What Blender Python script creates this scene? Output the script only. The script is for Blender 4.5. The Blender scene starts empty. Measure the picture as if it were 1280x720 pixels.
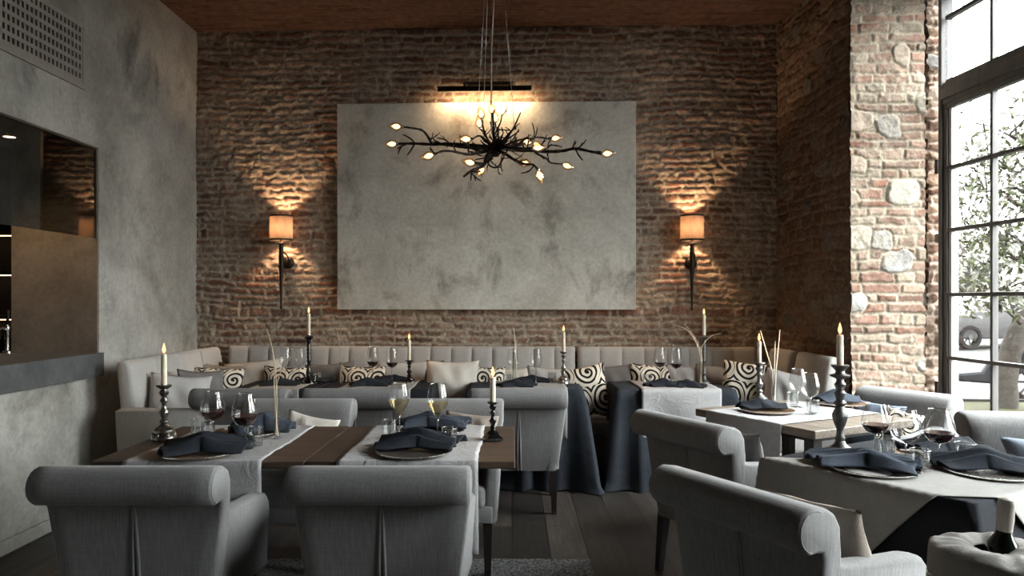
import bpy, bmesh, math, random
import numpy as np
from mathutils import Vector, Matrix
PI = math.pi
SC = bpy.context.scene
COL = SC.collection
F, CH, HY = 910.0, 1.43, 375.0      # focal length (px), eye height, horizon row
TABLE = 0.75
def onplane(px, py, Z=TABLE):        # point of the photo lying on a horizontal plane
    d = F*(CH-Z)/(py-HY)
    return ((px-640)/F*d, d)
def atd(px, py, d):                  # point of the photo at a known depth
    return Vector(((px-640)/F*d, d, CH-(py-HY)/F*d))
def zat(py, d): return CH-(py-HY)/F*d

# ------------------------------------------------------------------ materials
class N:
    def __init__(s, name):
        s.m = bpy.data.materials.new(name); s.m.use_nodes = True
        s.t = s.m.node_tree; s.t.nodes.clear()
        s.out = s.t.nodes.new('ShaderNodeOutputMaterial')
    def n(s, typ, **kw):
        nd = s.t.nodes.new(typ)
        for k, v in kw.items():
            if k in nd.inputs.keys(): s.put(nd.inputs[k], v)
            else: setattr(nd, k, v)
        return nd
    def put(s, sock, v):
        if isinstance(v, bpy.types.NodeSocket): s.t.links.new(v, sock)
        elif isinstance(v, (tuple, list)) and len(v) == 3 and sock.type == 'RGBA': sock.default_value = (*v, 1)
        else: sock.default_value = v
    def coord(s, kind='Object', scale=(1,1,1), rot=(0,0,0), loc=(0,0,0)):
        tc = s.n('ShaderNodeTexCoord'); mp = s.n('ShaderNodeMapping')
        s.put(mp.inputs['Vector'], tc.outputs[kind]); mp.inputs['Scale'].default_value = scale
        mp.inputs['Rotation'].default_value = rot; mp.inputs['Location'].default_value = loc
        return mp.outputs[0]
    def noise(s, vec, scale, detail=4, rough=.55, dist=0):
        nd = s.n('ShaderNodeTexNoise'); s.put(nd.inputs['Vector'], vec)
        nd.inputs['Scale'].default_value = scale; nd.inputs['Detail'].default_value = detail
        nd.inputs['Roughness'].default_value = rough; nd.inputs['Distortion'].default_value = dist
        return nd.outputs[0]
    def ramp(s, fac, stops):
        nd = s.n('ShaderNodeValToRGB'); s.put(nd.inputs[0], fac); e = nd.color_ramp.elements
        while len(e) < len(stops): e.new(.5)
        for i, (p, c) in enumerate(stops):
            e[i].position = p; e[i].color = (*c, 1) if isinstance(c, tuple) else (c, c, c, 1)
        return nd.outputs[0]
    def mix(s, fac, a, b, mode='MIX'):
        nd = s.n('ShaderNodeMix', data_type='RGBA', blend_type=mode)
        s.put(nd.inputs[0], fac); s.put(nd.inputs[6], a); s.put(nd.inputs[7], b)
        return nd.outputs[2]
    def math(s, op, a, b=0.0, c=None):
        nd = s.n('ShaderNodeMath', operation=op); s.put(nd.inputs[0], a); s.put(nd.inputs[1], b)
        if c is not None: s.put(nd.inputs[2], c)
        return nd.outputs[0]
    def bump(s, h, strength=.3, dist=.01, nrm=None):
        nd = s.n('ShaderNodeBump'); s.put(nd.inputs['Height'], h)
        nd.inputs['Strength'].default_value = strength; nd.inputs['Distance'].default_value = dist
        if nrm is not None: s.put(nd.inputs['Normal'], nrm)
        return nd.outputs[0]
    def pbr(s, col, rough=.6, metal=0, nrm=None, **kw):
        p = s.n('ShaderNodeBsdfPrincipled'); s.put(p.inputs['Base Color'], col)
        s.put(p.inputs['Roughness'], rough); s.put(p.inputs['Metallic'], metal)
        if nrm is not None: s.put(p.inputs['Normal'], nrm)
        for k, v in kw.items(): s.put(p.inputs[k.replace('_', ' ')], v)
        s.put(s.out.inputs[0], p.outputs[0]); return s.m

def linen(name, c, var=.25, streak=(220, 220, 14), bump=.35, rough=.92):
    s = N(name); v = s.coord(scale=streak); a = s.noise(v, 1, 3)
    v2 = s.coord(scale=(streak[2], streak[1], streak[0])); b = s.noise(v2, 1, 2)
    big = s.noise(s.coord(), 5, 4)
    lo = tuple(x*(1-var) for x in c); hi = tuple(min(1, x*(1+var*.8)) for x in c)
    k = s.math('ADD', s.math('MULTIPLY', a, .6), s.math('ADD', s.math('MULTIPLY', b, .25), s.math('MULTIPLY', big, .15)))
    col = s.ramp(k, [(.32, lo), (.68, hi)])
    return s.pbr(col, rough, nrm=s.bump(k, bump, .002), Specular_IOR_Level=.2, Sheen_Weight=.15)

def crumpled(name, c, var=.18, amt=.5, dist=.008):
    s = N(name); v = s.coord(); w = s.noise(v, 9, 5, .6, 1.2); f = s.noise(s.coord(scale=(260, 260, 260)), 1, 2)
    lo = tuple(x*(1-var) for x in c); hi = tuple(min(1, x*(1+var*.6)) for x in c)
    col = s.ramp(s.math('ADD', s.math('MULTIPLY', f, .7), s.math('MULTIPLY', w, .3)), [(.35, lo), (.65, hi)])
    rid = s.math('ABSOLUTE', s.math('SUBTRACT', w, .5))
    b1 = s.bump(rid, amt, dist); b2 = s.bump(f, .3, .0015, b1)
    return s.pbr(col, .95, nrm=b2, Specular_IOR_Level=.15)

def plaster(name, tones, stain=(.10, .10, .095), scale=.9, bump=.25, rough=.75, stain_amt=.75, lo=.57, sf=1.9):
    s = N(name); v = s.coord(); a = s.noise(v, scale, 6, .6, .6); b = s.noise(v, scale*3.1, 6, .65, .4); c = s.noise(v, 30, 4)
    k = s.math('ADD', s.math('MULTIPLY', a, .6), s.math('MULTIPLY', b, .4))
    col = s.ramp(k, [(.33, tones[0]), (.5, tones[1]), (.68, tones[2])])
    st = s.ramp(s.noise(s.coord(scale=(1, 1, .75), loc=(3.1, 1.7, .4)), sf, 8, .68, .5), [(lo, 0.0), (lo+.17, stain_amt)])
    col = s.mix(st, col, stain)
    fine = s.ramp(c, [(.35, .88), (.65, 1.06)])
    col = s.mix(1.0, col, fine, 'MULTIPLY')
    return s.pbr(col, rough, nrm=s.bump(s.math('ADD', b, s.math('MULTIPLY', c, .25)), bump, .012), Specular_IOR_Level=.05 if rough > .9 else .3)

def wood(name, dark, light, axis='x', scale=1.0, rough=.55, bump=.3):
    s = N(name); sc = {'x': (2, 22, 22), 'y': (22, 2, 22), 'z': (22, 22, 2)}[axis]
    v = s.coord(scale=tuple(q*scale for q in sc)); a = s.noise(v, 1.0, 6, .62, .8); b = s.noise(v, 4.0, 4, .6); big = s.noise(s.coord(), 3.0, 3)
    k = s.math('ADD', s.math('MULTIPLY', a, .55), s.math('ADD', s.math('MULTIPLY', b, .25), s.math('MULTIPLY', big, .2)))
    col = s.ramp(k, [(.36, dark), (.64, light)])
    return s.pbr(col, rough, nrm=s.bump(k, bump, .004), Specular_IOR_Level=.35)

def metal(name, c, rough=.35, wear=.3):
    s = N(name); k = s.noise(s.coord(), 40, 4); col = s.ramp(k, [(.3, tuple(x*(1-wear) for x in c)), (.7, c)])
    return s.pbr(col, s.ramp(k, [(.3, rough+.15), (.7, rough)]), 1.0, nrm=s.bump(k, .15, .003))

def plain(name, c, rough=.6, metal_=0, **kw):
    s = N(name); k = s.noise(s.coord(), 12, 3); col = s.ramp(k, [(.3, tuple(x*.9 for x in c)), (.7, tuple(min(1, x*1.06) for x in c))])
    return s.pbr(col, rough, metal_, **kw)

def thin_glass(name, tint=(1, 1, 1), base=.04, edge=.55, rough=.0):
    s = N(name); tr = s.n('ShaderNodeBsdfTransparent'); s.put(tr.inputs[0], tint)
    gl = s.n('ShaderNodeBsdfGlossy'); gl.inputs['Roughness'].default_value = rough
    lw = s.n('ShaderNodeLayerWeight'); lw.inputs['Blend'].default_value = .35
    fac = s.math('ADD', s.math('MULTIPLY', s.math('POWER', lw.outputs['Facing'], 2.2), edge), base)
    mx = s.n('ShaderNodeMixShader'); s.put(mx.inputs[0], fac); s.put(mx.inputs[1], tr.outputs[0]); s.put(mx.inputs[2], gl.outputs[0])
    s.put(s.out.inputs[0], mx.outputs[0]); return s.m

def glow(name, c, strength):
    s = N(name); e = s.n('ShaderNodeEmission'); s.put(e.inputs[0], c); e.inputs[1].default_value = strength
    s.put(s.out.inputs[0], e.outputs[0]); return s.m

def swirl(name, nx, ny, cream=(.68, .62, .53), ink=(.012, .011, .012), turns=3.1):
    s = N(name); tc = s.n('ShaderNodeTexCoord'); sp = s.n('ShaderNodeSeparateXYZ')
    nz = s.n('ShaderNodeTexNoise'); s.put(nz.inputs['Vector'], tc.outputs['UV']); nz.inputs['Scale'].default_value = 2.2
    s.put(sp.inputs[0], tc.outputs['UV'])
    row = s.math('FLOOR', s.math('MULTIPLY', sp.outputs[1], ny))
    u = s.math('ADD', s.math('ADD', s.math('MULTIPLY', sp.outputs[0], nx), s.math('MULTIPLY', row, .5)), s.math('MULTIPLY', nz.outputs[0], .25))
    v = s.math('ADD', s.math('MULTIPLY', sp.outputs[1], ny), s.math('MULTIPLY', nz.outputs[0], .0))
    a = s.math('SUBTRACT', s.math('FRACT', u), .5); b = s.math('SUBTRACT', s.math('FRACT', v), .5)
    r = s.math('SQRT', s.math('ADD', s.math('MULTIPLY', a, a), s.math('MULTIPLY', b, b)))
    th = s.math('DIVIDE', s.math('ARCTAN2', b, a), 2*PI)
    w = s.math('FRACT', s.math('ADD', s.math('MULTIPLY', r, turns*2), th))
    line = s.math('GREATER_THAN', w, .56)
    inside = s.math('LESS_THAN', r, .5)
    dot = s.math('LESS_THAN', r, .06)
    rim = s.math('MULTIPLY', s.math('GREATER_THAN', r, .56), s.math('LESS_THAN', r, .63))
    k = s.math('MAXIMUM', s.math('MAXIMUM', s.math('MULTIPLY', line, inside), dot), rim)
    col = s.mix(k, cream, ink); f = s.noise(s.coord(scale=(300, 300, 300)), 1, 2)
    return s.pbr(col, .9, nrm=s.bump(f, .3, .002), Specular_IOR_Level=.15)

M = {}
M['chair'] = linen('chair_linen', (.20, .20, .203), .28, (170, 170, 7), .5)
M['bench'] = linen('banquette_linen', (.385, .375, .36), var=.15)
M['leg'] = wood('dark_leg_wood', (.012, .010, .010), (.03, .026, .024), 'z', rough=.4)
M['leg_grey'] = wood('grey_leg_wood', (.035, .033, .032), (.08, .075, .07), 'z', rough=.5)
M['navy'] = crumpled('navy_linen', (.022, .026, .034), .35, .6)
M['slate'] = crumpled('slate_blue_linen', (.045, .055, .074), .3, .6)
M['charcoal'] = crumpled('charcoal_linen', (.021, .023, .028), .3, .35, .006)
M['navycloth'] = crumpled('night_blue_linen', (.034, .040, .050), .5, .35, .006)
M['runner'] = crumpled('pale_linen', (.40, .40, .408), .14, .9, .014)
M['bucket_linen'] = crumpled('bucket_linen', (.42, .405, .385), .18, .6, .006)
M['topper'] = crumpled('grey_linen', (.30, .295, .285), .18, .3, .006)
M['cream'] = crumpled('cream_cotton', (.60, .57, .52), .1, .5)
M['lightgrey'] = crumpled('light_grey_cotton', (.43, .425, .42), .12, .35)
M['midgrey'] = crumpled('mid_grey_cotton', (.15, .145, .143), .15, .35)
M['taupe'] = crumpled('taupe_cotton', (.27, .235, .205), .15, .5)
M['bluegrey'] = crumpled('blue_grey_cotton', (.17, .20, .255), .2, .4)
M['brown'] = crumpled('brown_velvet', (.075, .045, .032), .25, .4)
M['swirl'] = swirl('swirl_print', 2.2, 2.1, turns=2.3)
M['swirl_big'] = swirl('large_swirl_print', 1.5, 1.7, turns=2.7)
M['wood'] = wood('brown_table_wood', (.016, .010, .007), (.088, .056, .038), 'x', bump=.5)
M['woodpale'] = wood('weathered_table_wood', (.075, .058, .045), (.27, .225, .18), 'y')
M['iron'] = metal('black_iron', (.035, .03, .028), .45)
M['bronze'] = metal('dark_bronze', (.045, .036, .03), .4)
M['pewter'] = metal('old_pewter', (.42, .39, .36), .25, .75)
M['blackpewter'] = metal('black_pewter', (.10, .095, .09), .22, .7)
M['greypewter'] = metal('grey_pewter', (.23, .225, .22), .38, .6)
M['silver'] = metal('silver', (.75, .74, .72), .18, .2)
M['wax'] = plain('ivory_wax', (.78, .70, .55), .45, Subsurface_Weight=.25, Subsurface_Scale=.01)
M['wick'] = plain('burnt_wick', (.01, .01, .01), .9)
M['flame'] = glow('candle_flame', (1.0, .50, .17), 1.3)
M['glass'] = thin_glass('clear_glass', (.97, .98, .98), .075, .95)
M['amber'] = thin_glass('amber_bulb_glass', (.95, .80, .62), .10, .8)
M['tumbler'] = thin_glass('tumbler_glass', (.95, .96, .96), .12, .8)
M['stem'] = thin_glass('stem_glass', (.90, .92, .92), .40, .6)
M['pane'] = thin_glass('window_glass', (.97, .985, .98), .03, .3)
M['smoked'] = thin_glass('smoked_glass', (.42, .43, .42), .10, .4)
M['redwine'] = plain('red_wine', (.022, .004, .006), .08)
M['whitewine'] = thin_glass('white_wine', (.985, .90, .70), .05, .3)
M['water'] = thin_glass('water', (.96, .98, .98), .06, .4)
M['plate_wood'] = wood('brown_plate_wood', (.10, .06, .035), (.26, .17, .105), 'x', rough=.4)
M['plate_dark'] = plain('dark_glazed_plate', (.06, .052, .048), .25)
M['twig'] = wood('dry_twig', (.34, .25, .16), (.64, .52, .38), 'z', rough=.8)
M['palewig'] = wood('pale_twig', (.62, .53, .40), (.84, .76, .62), 'z', rough=.8)
M['concrete'] = plaster('dark_concrete', ((.055, .058, .062), (.085, .088, .092), (.13, .132, .135)), (.03, .03, .03), 2.5, .3, .55)
M['wall_left'] = plaster('grey_plaster', ((.205, .197, .178), (.375, .368, .340), (.53, .525, .495)), (.10, .097, .086), stain_amt=.9, lo=.545, sf=1.5)
M['wall_plain'] = plaster('far_plaster', ((.12, .105, .09), (.16, .14, .12), (.20, .18, .155)), stain_amt=.1)
M['jamb'] = plaster('brown_plaster', ((.15, .125, .10), (.22, .185, .15), (.28, .235, .19)), (.09, .075, .065), 1.6)
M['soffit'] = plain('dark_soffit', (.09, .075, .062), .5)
M['canvas'] = plaster('painted_canvas', ((.36, .345, .31), (.53, .52, .475), (.68, .67, .62)), (.17, .14, .115), 1.3, .35, .6, .85, .535, 2.3)
M['grille'] = plain('grey_vent_paint', (.30, .285, .26), .6)
M['black'] = plain('matt_black', (.008, .008, .008), .8)
M['frame'] = wood('grey_window_paint', (.040, .038, .037), (.085, .08, .077), 'z', rough=.5)
M['framepale'] = plain('pale_window_paint', (.42, .42, .40), .5)
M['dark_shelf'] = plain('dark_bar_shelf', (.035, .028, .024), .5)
M['bottle'] = plain('green_bottle_glass', (.008, .012, .008), .08)
M['foil'] = plain('crinkled_paper_foil', (.50, .46, .42), .6)
M['bulbglass'] = glow('bulb_glow', (1.0, .60, .28), 2.0)
M['bulbcore'] = glow('bulb_filament', (1.0, .7, .38), 60)
M['wire'] = metal('steel_wire', (.55, .52, .5), .35)
M['flex'] = plain('clear_flex', (.42, .33, .25), .4)
M['lamp_strip'] = glow('picture_lamp_tube', (1.0, .66, .34), 10)
M['shelf_glow'] = glow('added_shelf_strip', (1.0, .66, .36), 1.6)
M['downlight'] = glow('downlight_lens', (1.0, .72, .42), 14)
def shade_mat():
    s = N('parchment_shade'); v = s.noise(s.coord(scale=(60, 60, 9)), 1, 3)
    col = s.ramp(v, [(.3, (.24, .185, .15)), (.7, (.30, .24, .20))])
    d = s.n('ShaderNodeBsdfDiffuse'); s.put(d.inputs[0], col); t = s.n('ShaderNodeBsdfTranslucent'); s.put(t.inputs[0], col)
    mx = s.n('ShaderNodeMixShader'); mx.inputs[0].default_value = .5
    s.put(mx.inputs[1], d.outputs[0]); s.put(mx.inputs[2], t.outputs[0]); s.put(s.out.inputs[0], mx.outputs[0]); return s.m
M['shade'] = shade_mat()
def floor_mat():
    s = N('dark_floor_planks'); v = s.coord(rot=(0, 0, PI/2))
    br = s.n('ShaderNodeTexBrick'); s.put(br.inputs['Vector'], v); br.offset = .37; br.squash = 1
    for k, q in (('Scale', 1), ('Mortar Size', .004), ('Mortar Smooth', .3), ('Brick Width', 2.3), ('Row Height', .215), ('Bias', 0)): br.inputs[k].default_value = q
    s.put(br.inputs['Color1'], (.35, .35, .35)); s.put(br.inputs['Color2'], (1.0, 1.0, 1.0)); s.put(br.inputs['Mortar'], (.12, .12, .12))
    g = s.noise(s.coord(scale=(26, 2.2, 10)), 1, 6, .65, .6); big = s.noise(s.coord(), 1.7, 5, .6)
    k = s.math('ADD', s.math('MULTIPLY', g, .6), s.math('MULTIPLY', big, .4))
    col = s.ramp(k, [(.34, (.026, .022, .020)), (.52, (.062, .053, .047)), (.68, (.125, .108, .095))])
    col = s.mix(1.0, col, br.outputs['Color'], 'MULTIPLY')
    h = s.math('ADD', s.math('MULTIPLY', br.outputs['Fac'], -1.0), s.math('MULTIPLY', g, .4))
    return s.pbr(col, s.ramp(big, [(.3, .42), (.7, .62)]), nrm=s.bump(h, .4, .004), Specular_IOR_Level=.4)
M['floor'] = floor_mat()
def rug_mat():
    s = N('speckled_rug'); v = s.coord(); a = s.noise(v, 60, 5, .6, 2.0)
    vo = s.n('ShaderNodeTexVoronoi'); s.put(vo.inputs['Vector'], v); vo.inputs['Scale'].default_value = 55
    k = s.math('ADD', s.math('MULTIPLY', a, .7), s.math('MULTIPLY', vo.outputs['Distance'], .45))
    col = s.ramp(k, [(.42, (.035, .037, .042)), (.55, (.10, .103, .108)), (.68, (.19, .187, .18))])
    return s.pbr(col, .95, nrm=s.bump(a, .5, .006), Specular_IOR_Level=.1)
M['rug'] = rug_mat()
def ceiling_mat():
    s = N('brick_ceiling'); v = s.coord()
    wv = s.n('ShaderNodeVectorMath', operation='ADD'); nz = s.n('ShaderNodeTexNoise'); s.put(nz.inputs['Vector'], v); nz.inputs['Scale'].default_value = 5
    sc = s.n('ShaderNodeVectorMath', operation='SCALE'); s.put(sc.inputs[0], nz.outputs['Color']); sc.inputs['Scale'].default_value = .05
    s.put(wv.inputs[0], v); s.put(wv.inputs[1], sc.outputs[0])
    br = s.n('ShaderNodeTexBrick'); s.put(br.inputs['Vector'], wv.outputs[0])
    for k, q in (('Scale', 1), ('Mortar Size', .008), ('Mortar Smooth', .5), ('Brick Width', .29), ('Row Height', .07)): br.inputs[k].default_value = q
    s.put(br.inputs['Color1'], (.115, .058, .042)); s.put(br.inputs['Color2'], (.165, .092, .068)); s.put(br.inputs['Mortar'], (.14, .105, .085))
    a = s.noise(v, 14, 5); col = s.mix(1.0, br.outputs['Color'], s.ramp(a, [(.3, .6), (.7, 1.1)]), 'MULTIPLY')
    return s.pbr(col, .9, nrm=s.bump(s.math('SUBTRACT', a, br.outputs['Fac']), .7, .012), Specular_IOR_Level=.1)
M['ceiling'] = ceiling_mat()
def masonry_mat():
    s = N('old_masonry'); at = s.n('ShaderNodeAttribute', attribute_name='Col')
    a = s.noise(s.coord(), 55, 5, .65); b = s.noise(s.coord(), 16, 5, .65)
    col = s.mix(1.0, at.outputs['Color'], s.ramp(s.math('ADD', s.math('MULTIPLY', a, .5), s.math('MULTIPLY', b, .5)), [(.34, .62), (.66, 1.22)]), 'MULTIPLY')
    return s.pbr(col, .93, nrm=s.bump(s.math('ADD', a, b), .55, .008), Specular_IOR_Level=.12)
M['masonry'] = masonry_mat()
M['street'] = plain('pale_street', (0.0270, 0.0270, 0.0270), .9, Specular_IOR_Level=.04)
M['facade'] = plaster('pale_facade', ((.12, .116, .108), (.14, .136, .13), (.16, .156, .15)), stain_amt=.1)
M['bark'] = plaster('tree_bark', ((.013, .011, .0095), (.019, .017, .015), (.026, .0235, .021)), (.016, .013, .011), 9, .8, .95)
M['leaf'] = plain('pale_leaf', (0.0255, 0.0306, 0.0153), .7, Specular_IOR_Level=.04)
M['blossom'] = plain('white_blossom', (0.1280, 0.1280, 0.1160), .7, Specular_IOR_Level=.04)
M['planter'] = plain('grey_planter_board', (0.0064, 0.0071, 0.0071), .7, Specular_IOR_Level=.04)
M['soil'] = plain('planter_soil', (0.0143, 0.0143, 0.0066), 1.0, Specular_IOR_Level=.04)
M['car'] = plain('silver_car_paint', (0.0225, 0.0225, 0.0232), .35, 0, Specular_IOR_Level=.04)
M['car_dark'] = plain('car_window_tint', (0.0064, 0.0072, 0.0080), .3, Specular_IOR_Level=.04)
M['tyre'] = plain('tyre_rubber', (0.0028, 0.0028, 0.0031), .8, Specular_IOR_Level=.04)
M['scooter'] = plain('dark_scooter_paint', (0.0035, 0.0042, 0.0056), .7, Specular_IOR_Level=.04)
M['scooter_grey'] = plain('grey_scooter_paint', (0.0126, 0.0133, 0.0140), .7, Specular_IOR_Level=.04)

# ------------------------------------------------------------------ mesh helpers
def link(o, parent=None):
    COL.objects.link(o)
    if parent is not None: o.parent = parent
    return o
def me_from(name, verts, faces, mat, smooth=True, uvs=None):
    me = bpy.data.meshes.new(name); me.from_pydata([tuple(v) for v in verts], [], faces)
    if uvs is not None:
        ul = me.uv_layers.new(name='UVMap')
        for lp in me.loops: ul.data[lp.index].uv = uvs[lp.vertex_index]
    if mat is not None: me.materials.append(mat)
    bm = bmesh.new(); bm.from_mesh(me); bmesh.ops.recalc_face_normals(bm, faces=bm.faces); bm.to_mesh(me); bm.free()
    if smooth: me.polygons.foreach_set('use_smooth', [True]*len(me.polygons))
    me.update(); return me
def put(name, me, parent=None, loc=None, rz=None):
    o = link(bpy.data.objects.new(name, me), parent)
    if loc is not None: o.location = loc
    if rz is not None: o.rotation_euler = (0, 0, rz)
    return o
def tag(o, label, cat, group=None):
    o['label'] = label; o['category'] = cat
    if group: o['group'] = group
    return o
def thing(name, label, cat, loc=(0, 0, 0), rz=0, group=None):
    o = link(bpy.data.objects.new(name, None)); o.location = loc; o.rotation_euler = (0, 0, rz); o.empty_display_size = .1
    return tag(o, label, cat, group)
def struct(name, me, loc=(0, 0, 0), rz=0):
    o = put(name, me, None, loc, rz); o['kind'] = 'structure'; return o

class MB:                                # collects simple shapes into one mesh
    def __init__(s): s.v = []; s.f = []
    def add(s, vs, fs):
        b = len(s.v); s.v += [Vector(q) for q in vs]; s.f += [[b+i for i in f] for f in fs]; return s
    def box(s, x0, x1, y0, y1, z0, z1, bev=0, seg=2, mtx=None):
        bm = bmesh.new(); bmesh.ops.create_cube(bm, size=1)
        bmesh.ops.scale(bm, vec=(x1-x0, y1-y0, z1-z0), verts=bm.verts)
        bmesh.ops.translate(bm, vec=((x0+x1)/2, (y0+y1)/2, (z0+z1)/2), verts=bm.verts)
        if bev: bmesh.ops.bevel(bm, geom=bm.edges[:], offset=bev, segments=seg, affect='EDGES', profile=.5)
        if mtx is not None: bmesh.ops.transform(bm, matrix=mtx, verts=bm.verts)
        bm.verts.index_update(); s.add([v.co.copy() for v in bm.verts], [[v.index for v in f.verts] for f in bm.faces]); bm.free(); return s
    def lathe(s, prof, seg=24, c=(0, 0, 0), mtx=None, cap=True):
        vs, fs = [], []; n = len(prof)
        for r, z in prof:
            for k in range(seg):
                a = 2*PI*k/seg; p = Vector((r*math.cos(a), r*math.sin(a), z))
                vs.append((mtx @ p if mtx is not None else p)+Vector(c))
        for i in range(n-1):
            for k in range(seg):
                k2 = (k+1) % seg; fs.append([i*seg+k, i*seg+k2, (i+1)*seg+k2, (i+1)*seg+k])
        if cap:
            if prof[0][0] > 1e-5: fs.append(list(range(seg))[::-1])
            if prof[-1][0] > 1e-5: fs.append([(n-1)*seg+k for k in range(seg)])
        return s.add(vs, fs)
    def tube(s, pts, rad, seg=8):
        pts = [Vector(p) for p in pts]; n = len(pts)
        if not isinstance(rad, (list, tuple)): rad = [rad]*n
        vs, fs = [], []; up = Vector((.31, .17, .93)).normalized(); prev = None
        for i, p in enumerate(pts):
            t = (pts[min(i+1, n-1)]-pts[max(i-1, 0)]).normalized()
            a = t.cross(up) if prev is None else prev-t*prev.dot(t)
            if a.length < 1e-4: a = t.cross(Vector((1, 0, 0)))
            a.normalize(); prev = a; b = t.cross(a)
            for k in range(seg):
                an = 2*PI*k/seg; vs.append(p+(a*math.cos(an)+b*math.sin(an))*rad[i])
        for i in range(n-1):
            for k in range(seg):
                k2 = (k+1) % seg; fs.append([i*seg+k, i*seg+k2, (i+1)*seg+k2, (i+1)*seg+k])
        fs.append(list(range(seg))[::-1]); fs.append([(n-1)*seg+k for k in range(seg)])
        return s.add(vs, fs)
    def taper(s, c0, c1, h0, h1):          # square post from c0 (half width h0) to c1 (h1)
        c0, c1 = Vector(c0), Vector(c1); q = [(-1, -1), (1, -1), (1, 1), (-1, 1)]
        vs = [c0+Vector((a*h0, b*h0, 0)) for a, b in q]+[c1+Vector((a*h1, b*h1, 0)) for a, b in q]
        return s.add(vs, [[3, 2, 1, 0], [4, 5, 6, 7]]+[[i, (i+1) % 4, 4+(i+1) % 4, 4+i] for i in range(4)])
    def mesh(s, name, mat, smooth=False, auto=None):
        me = me_from(name, s.v, s.f, mat, smooth)
        if auto is not None:
            me.polygons.foreach_set('use_smooth', [True]*len(me.polygons)); me.set_sharp_from_angle(angle=math.radians(auto))
        return me
def smooth_line(pts, sub=4):             # Catmull-Rom through the points
    pts = [Vector(p) for p in pts]; out = []
    for i in range(len(pts)-1):
        a, b, c, d = pts[max(i-1, 0)], pts[i], pts[i+1], pts[min(i+2, len(pts)-1)]
        for k in range(sub):
            t = k/sub; out.append(.5*((2*b)+(c-a)*t+(2*a-5*b+4*c-d)*t*t+(3*b-a-3*c+d)*t**3))
    out.append(pts[-1]); return out

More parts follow.
